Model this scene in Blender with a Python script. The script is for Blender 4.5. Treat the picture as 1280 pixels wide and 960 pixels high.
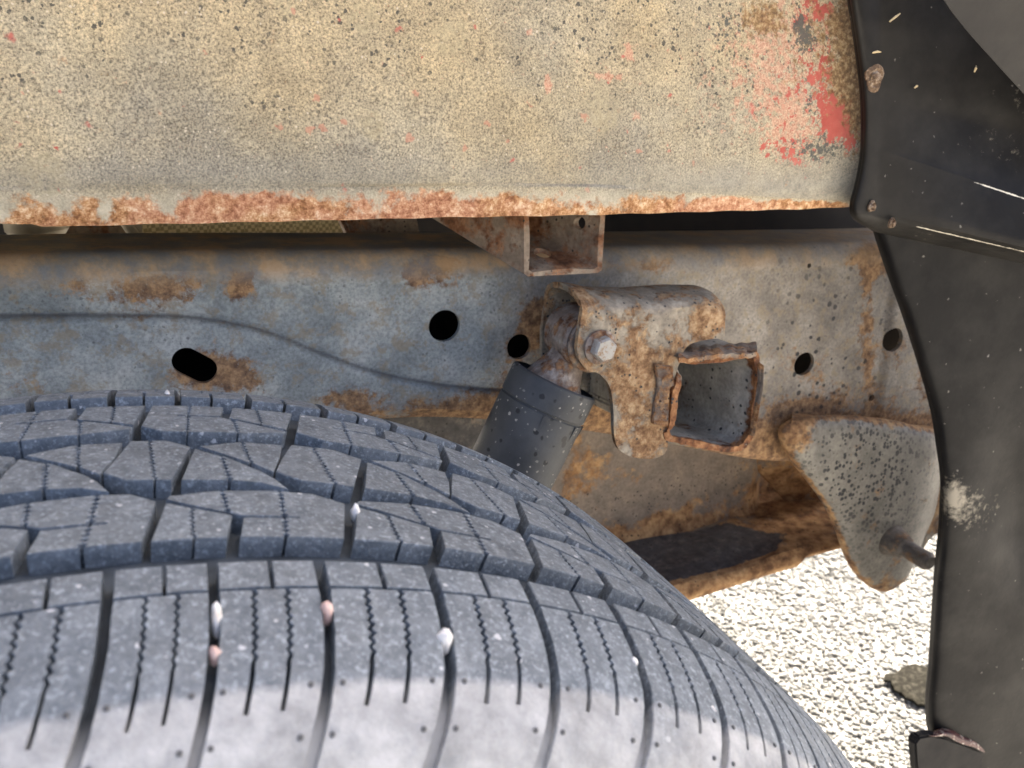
import bpy, bmesh, math, random
import numpy as np
from mathutils import Vector, Matrix
random.seed(7); rng = np.random.default_rng(7)
S = bpy.context.scene
for o in list(bpy.data.objects): bpy.data.objects.remove(o)

# ------------------------------------------------------------------ camera
CAM = np.array([0.0694, -0.3000, 0.5096]); PITCH, YAW, ROLL = 0.3371, 0.3993, -0.0091; F = 1045.95
fw = np.array([math.sin(YAW)*math.cos(PITCH), math.cos(YAW)*math.cos(PITCH), -math.sin(PITCH)])
rt = np.array([math.cos(YAW), -math.sin(YAW), 0.0]); up = np.cross(rt, fw)
r2 = math.cos(ROLL)*rt+math.sin(ROLL)*up; u2 = -math.sin(ROLL)*rt+math.cos(ROLL)*up
cd = bpy.data.cameras.new('Camera'); cam = bpy.data.objects.new('Camera', cd); S.collection.objects.link(cam)
M = Matrix.Identity(4)
for i in range(3):
    M[i][0] = r2[i]; M[i][1] = u2[i]; M[i][2] = -fw[i]; M[i][3] = CAM[i]
cam.matrix_world = M
cd.sensor_width = 36; cd.lens = F/1280*36; cd.clip_start = .01; cd.clip_end = 500
cd.dof.use_dof = True; cd.dof.focus_distance = .44; cd.dof.aperture_fstop = 15
S.camera = cam
# ------------------------------------------------------------------ light
SUN_EL, SUN_AZ = math.radians(50), math.radians(50)      # azimuth from +Y towards +X
W = bpy.data.worlds.new('World'); S.world = W; W.use_nodes = True
nt = W.node_tree; bg = nt.nodes['Background']; sky = nt.nodes.new('ShaderNodeTexSky')
sky.sky_type = 'NISHITA'; sky.sun_disc = False; sky.sun_elevation = SUN_EL; sky.sun_rotation = SUN_AZ; sky.dust_density = 6.0; sky.ozone_density = .9; sky.air_density = .55
nt.links.new(sky.outputs[0], bg.inputs[0]); bg.inputs[1].default_value = 0.15
sd = bpy.data.lights.new('Sun', 'SUN'); sd.energy = 4.6; sd.angle = math.radians(.6); sd.color = (1, .93, .82)
sun = bpy.data.objects.new('Sun', sd); S.collection.objects.link(sun)
sv = Vector((math.sin(SUN_AZ)*math.cos(SUN_EL), math.cos(SUN_AZ)*math.cos(SUN_EL), math.sin(SUN_EL)))
sun.rotation_euler = (-sv).to_track_quat('-Z', 'Y').to_euler()
S.view_settings.view_transform = 'Standard'; S.view_settings.look = 'None'
S.view_settings.exposure = 2.0; S.view_settings.gamma = 1
S.render.engine = 'CYCLES'; S.cycles.max_bounces = 6; S.cycles.diffuse_bounces = 4; S.cycles.glossy_bounces = 2; S.cycles.caustics_reflective = False
S.render.resolution_x = 1024; S.render.resolution_y = 768

# ------------------------------------------------------------------ helpers
def U(px, py, Y):
    """a point of the place: the photo's sight line met with the plane y = Y"""
    d = fw+r2*(px-640)/F-u2*(py-480)/F
    return CAM+d*(Y-CAM[1])/d[1]
def interp(x, pts):
    p = np.array(pts, float); return np.interp(x, p[:, 0], p[:, 1])
def spline(x, pts):
    """smooth (monotone-ish Catmull) interpolation of pts at x"""
    p = np.array(pts, float); xs, ys = p[:, 0], p[:, 1]; m = np.gradient(ys, xs)
    x = np.asarray(x, float); i = np.clip(np.searchsorted(xs, x)-1, 0, len(xs)-2); h = xs[i+1]-xs[i]
    t = np.clip((x-xs[i])/h, 0, 1); t2 = t*t; t3 = t2*t
    return (2*t3-3*t2+1)*ys[i]+(t3-2*t2+t)*h*m[i]+(-2*t3+3*t2)*ys[i+1]+(t3-t2)*h*m[i+1]
def thing(name, label, cat, loc, group=None):
    o = bpy.data.objects.new(name, None); S.collection.objects.link(o); o.location = loc
    o.empty_display_size = .02; o['label'] = label; o['category'] = cat
    if group: o['group'] = group
    return o
def tag(o, label, cat, group=None):
    o['label'] = label; o['category'] = cat
    if group: o['group'] = group
    return o
def wloc(p):
    l = Vector((0, 0, 0))
    while p: l += p.location; p = p.parent
    return l
def mk(name, verts, faces, mat, parent=None, smooth=True, attrs=None, angle=35):
    """one mesh object; verts are world coordinates"""
    v = np.asarray(verts, float); off = np.array(wloc(parent)) if parent else np.zeros(3)
    me = bpy.data.meshes.new(name); me.from_pydata((v-off).tolist(), [], [list(map(int, f)) for f in faces]); me.update()
    me.materials.append(mat)
    if attrs:
        for k, a in attrs.items():
            at = me.attributes.new(k, 'FLOAT', 'POINT'); at.data.foreach_set('value', np.asarray(a, np.float32))
    o = bpy.data.objects.new(name, me); S.collection.objects.link(o)
    if parent: o.parent = parent
    if smooth:
        me.polygons.foreach_set('use_smooth', [True]*len(me.polygons))
        try: me.set_sharp_from_angle(angle=math.radians(angle))
        except Exception: pass
    return o
def bm_obj(name, bm, mat, parent=None, smooth=True, angle=35):
    bmesh.ops.recalc_face_normals(bm, faces=bm.faces)
    bm.verts.ensure_lookup_table(); bm.verts.index_update()
    v = [tuple(x.co) for x in bm.verts]; f = [[q.index for q in fc.verts] for fc in bm.faces]; bm.free()
    return mk(name, v, f, mat, parent, smooth, None, angle)
def grid(fn, us, vs):
    """fn(u, v) -> xyz over a rectangle; returns verts, faces"""
    V = [fn(u, v) for v in vs for u in us]; n = len(us)
    Fc = [(j*n+i, j*n+i+1, (j+1)*n+i+1, (j+1)*n+i) for j in range(len(vs)-1) for i in range(n-1)]
    return V, Fc
def shell(V, Fc, d, nu, nv):
    """give a grid sheet thickness: offset copy by vector(s) d plus rim"""
    V = np.asarray(V, float); n = len(V); B = V+np.asarray(d)
    F2 = list(Fc)+[tuple(reversed([i+n for i in f])) for f in Fc]
    rim = [i for i in range(nu)]+[j*nu+nu-1 for j in range(1, nv)]+[(nv-1)*nu+i for i in range(nu-2, -1, -1)]+[j*nu for j in range(nv-2, 0, -1)]
    for a, b in zip(rim, rim[1:]+rim[:1]): F2.append((b, a, a+n, b+n))
    return np.vstack([V, B]), F2
def plate(outline, t, bev=.0012, seg=2, dirv=(0, 1, 0)):
    """bevelled sheet-metal plate from a closed outline (world points), thickness t along dirv"""
    bm = bmesh.new(); vs = [bm.verts.new(p) for p in outline]; f = bm.faces.new(vs)
    r = bmesh.ops.extrude_face_region(bm, geom=[f]); nv = [e for e in r['geom'] if isinstance(e, bmesh.types.BMVert)]
    bmesh.ops.translate(bm, vec=Vector(dirv)*t, verts=nv)
    bmesh.ops.recalc_face_normals(bm, faces=bm.faces)
    if bev: bmesh.ops.bevel(bm, geom=[e for e in bm.edges], offset=bev, segments=seg, affect='EDGES', clamp_overlap=True)
    return bm
def tube(pts, rad, n=20, cap=True):
    """round bar through pts with radii"""
    pts = [np.array(p, float) for p in pts]; V = []; Fc = []
    for k, p in enumerate(pts):
        d = pts[min(k+1, len(pts)-1)]-pts[max(k-1, 0)]; d = d/np.linalg.norm(d)
        a = np.cross(d, [0, 0, 1.]) if abs(d[2]) < .9 else np.cross(d, [0, 1., 0]); a /= np.linalg.norm(a); b = np.cross(d, a)
        for i in range(n):
            t = 2*math.pi*i/n; V.append(p+(a*math.cos(t)+b*math.sin(t))*rad[k])
    for k in range(len(pts)-1):
        for i in range(n): Fc.append((k*n+i, k*n+(i+1) % n, (k+1)*n+(i+1) % n, (k+1)*n+i))
    if cap: Fc.append(tuple(range(n))[::-1]); Fc.append(tuple(range((len(pts)-1)*n, len(pts)*n)))
    return V, Fc
def smooth_loop(pts, n=4):
    """Catmull-Rom through a closed list of 2-d/3-d points"""
    P = [np.array(p, float) for p in pts]; out = []
    for i in range(len(P)):
        a, b, c, d = P[i-1], P[i], P[(i+1) % len(P)], P[(i+2) % len(P)]
        for k in range(n):
            t = k/n; out.append(.5*((2*b)+(c-a)*t+(2*a-5*b+4*c-d)*t*t+(3*b-a-3*c+d)*t**3))
    return out
def boolean_cut(o, cutters):
    """cut holes for good (cutters are thrown away)"""
    for c in cutters:
        m = o.modifiers.new('cut', 'BOOLEAN'); m.object = c; m.operation = 'DIFFERENCE'; m.solver = 'EXACT'
    dg = bpy.context.evaluated_depsgraph_get(); me = bpy.data.meshes.new_from_object(o.evaluated_get(dg))
    o.modifiers.clear(); o.data = me
    for c in cutters: bpy.data.objects.remove(c)

# ------------------------------------------------------------------ materials
class NT:
    def __init__(s, name):
        s.m = bpy.data.materials.new(name); s.m.use_nodes = True; s.t = s.m.node_tree
        s.b = s.t.nodes['Principled BSDF']; s.pos = s.n('ShaderNodeNewGeometry').outputs['Position']
    def n(s, t): return s.t.nodes.new(t)
    def set(s, sock, v):
        if isinstance(v, bpy.types.NodeSocket): s.t.links.new(v, sock)
        elif isinstance(v, (tuple, list)) and len(v) == 3 and sock.type == 'RGBA': sock.default_value = (*v, 1)
        else: sock.default_value = v
    def noise(s, sc, det=4, ro=.55, vec=None, dist=0, off=None):
        k = s.n('ShaderNodeTexNoise'); vec = vec or s.pos
        if off is not None:
            a = s.n('ShaderNodeVectorMath'); a.operation = 'ADD'; s.set(a.inputs[0], vec); a.inputs[1].default_value = (off, off*1.7, -off); vec = a.outputs[0]
        s.set(k.inputs['Vector'], vec); k.inputs['Scale'].default_value = sc; k.inputs['Detail'].default_value = det
        k.inputs['Roughness'].default_value = ro; k.inputs['Distortion'].default_value = dist; return k.outputs['Fac']
    def ramp(s, f, stops, mode='LINEAR'):
        k = s.n('ShaderNodeValToRGB'); s.set(k.inputs[0], f); e = k.color_ramp.elements; k.color_ramp.interpolation = mode
        while len(e) < len(stops): e.new(.5)
        for q, (p, c) in zip(e, stops):
            q.position = p; q.color = (*c, 1) if isinstance(c, tuple) else (c, c, c, 1)
        return k.outputs[0]
    def step(s, f, a, b):
        k = s.n('ShaderNodeMapRange'); s.set(k.inputs[0], f); k.inputs[1].default_value = a; k.inputs[2].default_value = b; return k.outputs[0]
    def cover(s, amount, sc, det=5, off=0., soft=.08, ro=.7):
        """patches with ragged edges; amount 0..1 is about the share of the surface covered"""
        n = s.math('MULTIPLY_ADD', s.noise(sc, det, ro, off=off), 2.4, -.7)
        return s.step(s.math('ADD', n, amount), 1-soft, 1+soft)
    def mix(s, f, a, b, mode='MIX'):
        k = s.n('ShaderNodeMix'); k.data_type = 'RGBA'; k.blend_type = mode
        s.set(k.inputs[0], f); s.set(k.inputs[6], a); s.set(k.inputs[7], b); return k.outputs[2]
    def math(s, op, a, b=0., c=None, clamp=False):
        k = s.n('ShaderNodeMath'); k.operation = op; k.use_clamp = clamp; s.set(k.inputs[0], a); s.set(k.inputs[1], b)
        if c is not None: s.set(k.inputs[2], c)
        return k.outputs[0]
    def attr(s, name):
        k = s.n('ShaderNodeAttribute'); k.attribute_name = name; return k.outputs['Fac']
    def axis(s, i):
        k = s.n('ShaderNodeSeparateXYZ'); s.set(k.inputs[0], s.pos); return k.outputs[i]
    def dots(s, sc, r0, r1, dens=1., stretch=None, warp=0.):
        """round specks of uneven size; 1 inside"""
        v = s.n('ShaderNodeTexVoronoi'); vec = s.pos
        if warp:
            w = s.n('ShaderNodeTexNoise'); s.set(w.inputs['Vector'], vec); w.inputs['Scale'].default_value = sc*1.7; w.inputs['Detail'].default_value = 3
            a = s.n('ShaderNodeVectorMath'); a.operation = 'MULTIPLY_ADD'; s.set(a.inputs[0], w.outputs['Color']); a.inputs[1].default_value = (warp/sc,)*3; s.set(a.inputs[2], vec); vec = a.outputs[0]
        s.set(v.inputs['Vector'], vec); v.inputs['Scale'].default_value = sc
        sp = s.n('ShaderNodeSeparateColor'); s.set(sp.inputs[0], v.outputs['Color'])
        rad = s.math('MULTIPLY_ADD', sp.outputs[0], r1-r0, r0)
        on = s.math('LESS_THAN', sp.outputs[1], dens)
        d = s.math('SUBTRACT', rad, v.outputs['Distance']); d = s.math('MULTIPLY', d, 12., clamp=True)
        return s.math('MULTIPLY', d, on)
    def bump(s, h, strength, dist=.001, prev=None):
        k = s.n('ShaderNodeBump'); k.inputs['Strength'].default_value = strength; k.inputs['Distance'].default_value = dist
        s.set(k.inputs['Height'], h)
        if prev: s.set(k.inputs['Normal'], prev)
        return k.outputs[0]
    def done(s, col, rough=.7, normal=None, spec=.4, metal=0.):
        s.set(s.b.inputs['Base Color'], col); s.set(s.b.inputs['Roughness'], rough); s.set(s.b.inputs['Metallic'], metal)
        s.set(s.b.inputs['Specular IOR Level'], spec)
        if normal: s.set(s.b.inputs['Normal'], normal)
        return s.m

def rust_colour(k, sc=55, dark=(.055, .022, .011), mid=(.19, .075, .028), lite=(.42, .21, .09)):
    n = k.noise(sc, 5, .7)
    return k.ramp(n, [(.36, dark), (.49, mid), (.64, lite)])
def rusty(name, paint, bias, scale=14, attr=None, specks=None, sc2=60, rough=.72, bump=.5, rustc=None, dust=None, fine=320):
    """old paint under patchy rust; bias shifts how much rust, attr adds to it point by point"""
    k = NT(name)
    pc = k.ramp(k.noise(scale*1.6, 6, .62), [(.28, paint[0]), (.5, paint[1]), (.72, paint[2])])
    grain = k.noise(fine, 3, .6); pc = k.mix(.35, pc, k.ramp(grain, [(.35, (.25, .25, .25)), (.6, (1, 1, 1))]), 'MULTIPLY')
    f = k.noise(scale, 6, .66)
    f = k.math('ADD', f, bias)
    if attr: f = k.math('ADD', f, k.math('MULTIPLY', k.attr(attr), .32))
    f = k.math('ADD', f, k.math('MULTIPLY', k.math('SUBTRACT', k.noise(sc2*2.2, 5, .7), .5), .35))
    rf = k.step(f, .52, .63)
    rc = rust_colour(k, sc2, *(rustc or ()))
    col = k.mix(rf, pc, rc)
    if attr and name == 'crossmember_metal':
        col = k.mix(k.math('MULTIPLY', k.cover(k.attr('grime_shade'), 60, 5, 3., .12), .95), col, k.ramp(k.noise(90, 5, .7), [(.35, (.045, .046, .05)), (.55, (.085, .083, .082)), (.70, (.19, .17, .15))]))
    if dust:
        df = k.step(k.noise(scale*2.3, 5, .6, off=3.), dust[1], dust[1]+.16); col = k.mix(k.math('MULTIPLY', df, dust[2]), col, dust[0])
    hb = k.math('MULTIPLY', k.noise(sc2*4, 3, .7), rf)
    if specks:
        sc, r0, r1, dens, c, sattr = specks
        d = k.dots(sc, r0, r1, dens, warp=.25)
        if sattr: d = k.math('MULTIPLY', d, k.attr(sattr))
        col = k.mix(d, col, c)
    nb = k.bump(k.math('ADD', hb, k.math('MULTIPLY', grain, .35)), bump, .0016)
    return k.done(col, k.ramp(rf, [(0, rough-.14), (1, rough+.14)]), nb, .3)

# rubber: worn tread, with pale road dust on the shoulder and sidewall
def mat_rubber():
    k = NT('tyre_rubber')
    base = k.ramp(k.noise(150, 5, .72), [(.34, (.100, .115, .128)), (.5, (.140, .158, .173)), (.66, (.195, .216, .232))])
    base = k.mix(.6, base, k.ramp(k.noise(17, 4, .6, off=4.), [(.35, (.80, .80, .80)), (.65, (1.15, 1.15, 1.15))]), 'MULTIPLY')
    base = k.mix(k.step(k.noise(520, 3, .8), .52, .70), base, (.35, .385, .405))
    base = k.mix(k.math('MULTIPLY', k.dots(260, .08, .34, .14, warp=.6), .8), base, (.62, .62, .62))
    y = k.math('ABSOLUTE', k.math('ADD', k.axis(1), .008))
    edge = k.math('ADD', y, k.math('MULTIPLY', k.math('SUBTRACT', k.noise(150, 5, .7), .5), .0045))
    du = k.math('MULTIPLY', k.step(edge, .1140, .1165), k.ramp(k.noise(28, 5, .7, off=13.), [(.3, .45), (.5, 1.)]))
    scuff = k.math('MULTIPLY', k.step(k.noise(38, 7, .7, off=2.), .56, .70), k.step(k.math('MULTIPLY', y, 8), .080*8, .090*8))
    base = k.mix(k.math('MULTIPLY', scuff, .45), base, (.44, .48, .50))
    dust = k.ramp(k.noise(55, 6, .72, off=1.), [(.34, (.235, .235, .228)), (.5, (.36, .357, .345)), (.64, (.47, .465, .448))])
    col = k.mix(du, base, dust)
    nb = k.bump(k.noise(420, 3, .75), .5, .0010)
    return k.done(col, k.ramp(k.noise(70, 3, .6), [(.3, .45), (.7, .75)]), nb, .5)
M_RUB = mat_rubber()
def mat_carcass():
    k = NT('tyre_groove_rubber_shaded')
    c = k.ramp(k.noise(60, 5, .6), [(.35, (.026, .032, .038)), (.65, (.06, .072, .084))])  # groove shade built into a darker rubber colour
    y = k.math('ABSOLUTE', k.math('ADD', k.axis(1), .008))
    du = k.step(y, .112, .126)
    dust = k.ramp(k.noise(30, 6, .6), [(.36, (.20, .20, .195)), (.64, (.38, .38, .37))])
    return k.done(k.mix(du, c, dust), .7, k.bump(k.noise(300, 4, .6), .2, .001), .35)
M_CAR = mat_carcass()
M_STONE_W = NT('pale_stone'); M_STONE_W = M_STONE_W.done(M_STONE_W.ramp(M_STONE_W.noise(160, 4), [(.3, (.62, .54, .46)), (.55, (.90, .86, .80))]), .8)
M_STONE_P = NT('pink_stone'); M_STONE_P = M_STONE_P.done(M_STONE_P.ramp(M_STONE_P.noise(160, 4), [(.3, (.50, .27, .22)), (.65, (.78, .58, .50))]), .8)

def mat_panel():
    k = NT('inner_panel_undercoat')
    big = k.noise(11, 4, .6)
    base = k.ramp(k.math('ADD', big, k.math('MULTIPLY', k.attr('warm'), .22)), [(.36, (.325, .298, .240)), (.52, (.392, .343, .248)), (.72, (.445, .366, .236))])
    sand = k.noise(850, 3, .75)
    base = k.mix(.8, base, k.ramp(k.noise(7, 5, .65, off=31.), [(.36, (.86, .85, .83)), (.64, (1.22, 1.2, 1.14))]), 'MULTIPLY')
    base = k.mix(.6, base, k.ramp(k.noise(42, 5, .7, off=33.), [(.36, (.82, .81, .79)), (.64, (1.25, 1.23, 1.18))]), 'MULTIPLY')
    base = k.mix(.8, base, k.ramp(sand, [(.35, (.27, .26, .235)), (.5, (.98, .97, .95)), (.65, (1.6, 1.54, 1.42))]), 'MULTIPLY')
    mud = k.math('MULTIPLY', k.dots(24, .10, .38, .40, warp=.35), k.step(k.noise(260, 3, .6), .38, .56))
    base = k.mix(k.math('MULTIPLY', mud, .45), base, (.48, .40, .24))
    p1 = k.math('MULTIPLY', k.dots(330, .16, .46, .7, warp=.8), k.cover(k.attr('pits'), 45, 4, 4., .25))
    base = k.mix(k.math('MULTIPLY', p1, .85), base, (.050, .050, .045))
    base = k.mix(k.math('MULTIPLY', k.dots(150, .10, .42, .07, warp=.9), .6), base, (.58, .25, .16))
    base = k.mix(k.math('MULTIPLY', k.dots(66, .05, .17, .2, warp=.9), .85), base, (.52, .12, .095))
    base = k.mix(k.math('MULTIPLY', k.dots(430, .08, .32, .16, warp=.6), .75), base, (.70, .60, .44))
    base = k.mix(k.math('MULTIPLY', k.cover(k.attr('pink'), 240, 5, 7., .12), .7), base, k.ramp(sand, [(.38, (.50, .20, .12)), (.62, (.70, .43, .29))]))
    base = k.mix(k.cover(k.attr('red'), 190, 6, 11., .06), base, k.ramp(k.noise(60, 4), [(.3, (.42, .078, .055)), (.7, (.56, .14, .10))]))
    base = k.mix(k.math('MULTIPLY', k.cover(k.attr('chips'), 300, 5, 14., .07), .9), base, (.085, .088, .075))
    base = k.mix(k.math('MULTIPLY', k.cover(k.attr('brown'), 190, 6, 17., .16), .9), base, k.ramp(k.noise(330, 4, .7), [(.34, (.09, .045, .018)), (.5, (.26, .145, .055)), (.66, (.54, .38, .19))]))
    base = k.mix(k.math('MULTIPLY', k.attr('clean'), .6), base, k.ramp(k.noise(150, 5, .75), [(.34, (.22, .22, .195)), (.66, (.44, .41, .335))]))
    hemc = k.mix(k.step(k.noise(26, 3, .6, off=6.), .45, .58), k.ramp(k.noise(230, 4, .8), [(.36, (.20, .085, .03)), (.46, (.40, .19, .075)), (.55, (.58, .32, .15)), (.66, (.80, .60, .37))]), k.ramp(k.noise(230, 4, .8), [(.36, (.27, .105, .05)), (.46, (.48, .22, .115)), (.55, (.62, .34, .19)), (.66, (.80, .60, .40))]))
    pale = k.ramp(k.noise(120, 5, .7, off=2.), [(.36, (.44, .39, .28)), (.6, (.68, .61, .45))])
    base = k.mix(k.math('MULTIPLY', k.attr('hemzone'), .8), base, pale)
    base = k.mix(k.cover(k.attr('hem'), 85, 6, 21., .14), base, hemc)
    nb = k.bump(k.math('ADD', sand, k.math('MULTIPLY', k.noise(150, 3, .6), 1.4)), .6, .0016)
    return k.done(base, .75, nb, .3)
M_PANEL = mat_panel()
def mat_rail():
    k = NT('frame_rail_metal')
    pc = k.ramp(k.noise(24, 7, .65), [(.36, (.222, .254, .262)), (.5, (.342, .378, .378)), (.62, (.475, .50, .48))])
    pc = k.mix(k.math('MULTIPLY', k.attr('brownish'), .85), pc, k.ramp(k.noise(30, 6, .6, off=1.), [(.36, (.155, .122, .094)), (.5, (.255, .212, .165)), (.64, (.365, .315, .255))]))
    g = k.noise(420, 4, .65); pc = k.mix(.5, pc, k.ramp(g, [(.35, (.35, .35, .37)), (.6, (1.1, 1.1, 1.1))]), 'MULTIPLY')
    pc = k.mix(k.math('MULTIPLY', k.dots(300, .1, .36, .25, warp=.5), .55), pc, (.07, .075, .08))
    tan = k.step(k.noise(75, 6, .72, off=9.), .51, .60); pc = k.mix(k.math('MULTIPLY', tan, .55), pc, (.30, .235, .14))
    f = k.math('ADD', k.math('MULTIPLY', k.noise(30, 9, .68, off=4.), .9), k.math('MULTIPLY', k.attr('rust'), .55))
    f = k.math('ADD', f, k.math('MULTIPLY', k.math('SUBTRACT', k.noise(180, 5, .75), .5), .6))
    rf = k.step(f, .64, .76)
    rc = k.ramp(k.noise(140, 5, .75), [(.36, (.11, .055, .028)), (.5, (.27, .15, .07)), (.62, (.48, .29, .14))])
    col = k.mix(k.math('MULTIPLY', rf, .92), pc, rc)
    col = k.mix(k.math('MULTIPLY', k.attr('top_tone'), .8), col, k.ramp(k.noise(34, 5, .7), [(.40, (.19, .195, .205)), (.50, (.29, .235, .175)), (.60, (.50, .33, .175))]))
    col = k.mix(k.math('MULTIPLY', k.attr('crease'), .75), col, (.085, .08, .075))
    d = k.math('MULTIPLY', k.dots(135, .10, .40, .45, warp=.3), k.attr('specks')); col = k.mix(d, col, (.025, .025, .027))
    nb = k.bump(k.math('ADD', k.math('MULTIPLY', rf, .6), k.math('MULTIPLY', k.noise(340, 5, .7), .7)), .4, .0012); nb = k.bump(k.noise(30, 3, .5), .2, .004, nb)
    return k.done(col, k.ramp(rf, [(0, .52), (1, .85)]), nb, .4)
M_RAIL = mat_rail()
M_BRK = rusty('bracket_metal', [(.20, .168, .125), (.32, .27, .20), (.46, .395, .295)], 0.01, 55, 'rust', (330, .1, .4, .3, (.06, .055, .05), None), 150, .66, .9, ((.15, .078, .038), (.33, .19, .092), (.54, .375, .21)))
M_TUBE = rusty('outrigger_metal', [(.17, .125, .09), (.27, .205, .145), (.39, .31, .225)], .03, 34, None, (300, .1, .35, .2, (.05, .04, .03), None), 80, .7, .5, ((.085, .036, .018), (.20, .09, .042), (.36, .19, .10)))
M_XMEM = rusty('crossmember_metal', [(.155, .125, .10), (.25, .20, .155), (.35, .275, .20)], -.05, 22, 'rust', (260, .1, .35, .25, (.03, .026, .024), None), 60, .72, .5, ((.14, .07, .033), (.34, .185, .082), (.58, .36, .17)))
M_HANG = rusty('hanger_metal', [(.15, .138, .112), (.22, .20, .163), (.31, .285, .225)], -.085, 26, 'rust', (230, .10, .66, .92, (.026, .026, .027), 'specks'), 70, .6, .4, ((.11, .055, .025), (.28, .15, .065), (.45, .29, .14)))
M_BOX = rusty('box_inner_metal', [(.27, .25, .21), (.40, .375, .32), (.60, .57, .49)], -.045, 30, 'rust', (240, .1, .4, .3, (.04, .04, .04), None), 90, .62, .5)
M_EYE = rusty('eye_metal', [(.17, .13, .105), (.30, .24, .195), (.50, .45, .39)], .03, 70, None, None, 110, .62, .8, ((.08, .036, .02), (.22, .10, .045), (.42, .25, .13)))
def mat_shock():
    k = NT('shock_cover_paint')
    c = k.ramp(k.noise(30, 5, .6), [(.36, (.046, .048, .049)), (.64, (.082, .085, .086))])
    c = k.mix(k.math('MULTIPLY', k.dots(150, .12, .42, .38, warp=.4), .85), c, (.014, .014, .015))
    c = k.mix(k.math('MULTIPLY', k.math('MULTIPLY', k.dots(330, .1, .4, .3, warp=.6), k.step(k.noise(30, 3, .6, off=6.), .42, .56)), .8), c, (.50, .47, .40))
    return k.done(c, k.ramp(k.noise(60, 3), [(.3, .45), (.7, .65)]), k.bump(k.noise(300, 3), .2, .001), .35)
M_SHOCK = mat_shock()
def mat_black(name, c0, c1, rough, dusty=0.5, spec=.16):
    k = NT(name)
    c = k.ramp(k.noise(11, 5, .6), [(.3, c0), (.7, c1)])
    c = k.mix(k.math('MULTIPLY', k.dots(190, .05, .22, .10, warp=.7), dusty), c, (.30, .28, .24))
    c = k.mix(k.math('MULTIPLY', k.dots(70, .03, .09, .25, warp=.5), dusty), c, (.55, .52, .46))
    sc = k.math('ADD', k.math('MULTIPLY', k.noise(150, 6, .8, off=3.), .7), k.attr('scuff')); c = k.mix(k.step(sc, .86, .98), c, (.75, .70, .58))
    c = k.mix(k.math('MULTIPLY', k.cover(k.math('SUBTRACT', k.math('MULTIPLY', k.attr('dust'), 1.4), .3), 170, 5, 5., .3, .75), .8), c, (.40, .355, .27)); c = k.mix(k.math('MULTIPLY', k.step(k.noise(18, 5, .65, off=9.), .45, .70), .03), c, (.45, .42, .36))
    return k.done(c, k.ramp(k.noise(20, 5), [(.3, rough-.08), (.7, rough+.1)]), k.bump(k.noise(240, 3), .12, .001), spec)
M_LINER = mat_black('liner_plastic', (.0035, .0035, .004), (.0065, .0063, .0065), .48, .5, .15)
M_FLAP = mat_black('liner_flap_plastic', (.0085, .0078, .007), (.0145, .0132, .0118), .46, .5, .18)
M_LIP = mat_black('arch_plastic', (.030, .0285, .027), (.042, .040, .038), .6, .15)
M_EDGE = mat_black('edge_plastic', (.010, .0095, .0098), (.018, .017, .017), .6, .5, .12)
def mat_red():
    k = NT('dark_red_paint'); c = k.ramp(k.noise(130, 6, .7), [(.40, (.035, .007, .009)), (.54, (.085, .014, .016)), (.60, (.55, .47, .36))]); return k.done(c, .4)
M_RED = mat_red()
def mat_gravel():
    k = NT('white_gravel'); i = k.n('ShaderNodeNewGeometry').outputs['Random Per Island']
    c = k.ramp(i, [(0, (.17, .166, .148)), (.5, (.215, .211, .192)), (1, (.26, .256, .236))])
    return k.done(c, .85, k.bump(k.noise(160, 5, .6), .4, .002), .3)
M_GRAV = mat_gravel()
k = NT('white_ground'); M_GROUND = k.done(k.ramp(k.noise(70, 6, .7), [(.3, (.40, .38, .33)), (.7, (.50, .475, .42))]), .9, k.bump(k.noise(90, 5), .6, .01))
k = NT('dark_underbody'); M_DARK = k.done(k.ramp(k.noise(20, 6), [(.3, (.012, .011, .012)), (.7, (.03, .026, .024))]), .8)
k = NT('dark_leaf'); M_LEAF = k.done(k.ramp(k.noise(120, 6, .7), [(.3, (.008, .0075, .005)), (.5, (.018, .016, .011)), (.64, (.055, .05, .037))]), .9, k.bump(k.noise(200, 4), .5, .002), .08)
def mat_mesh():
    k = NT('woven_mesh'); w = k.n('ShaderNodeTexChecker'); k.set(w.inputs[0], k.pos); w.inputs['Scale'].default_value = 330
    w.inputs[1].default_value = (.72, .60, .32, 1); w.inputs[2].default_value = (.40, .32, .16, 1)
    return k.done(w.outputs[0], .8)
M_MESH = mat_mesh()
k = NT('tan_pipe_metal'); M_PIPE = k.done(k.ramp(k.noise(50, 5), [(.3, (.30, .24, .15)), (.7, (.58, .50, .34))]), .6)

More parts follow.
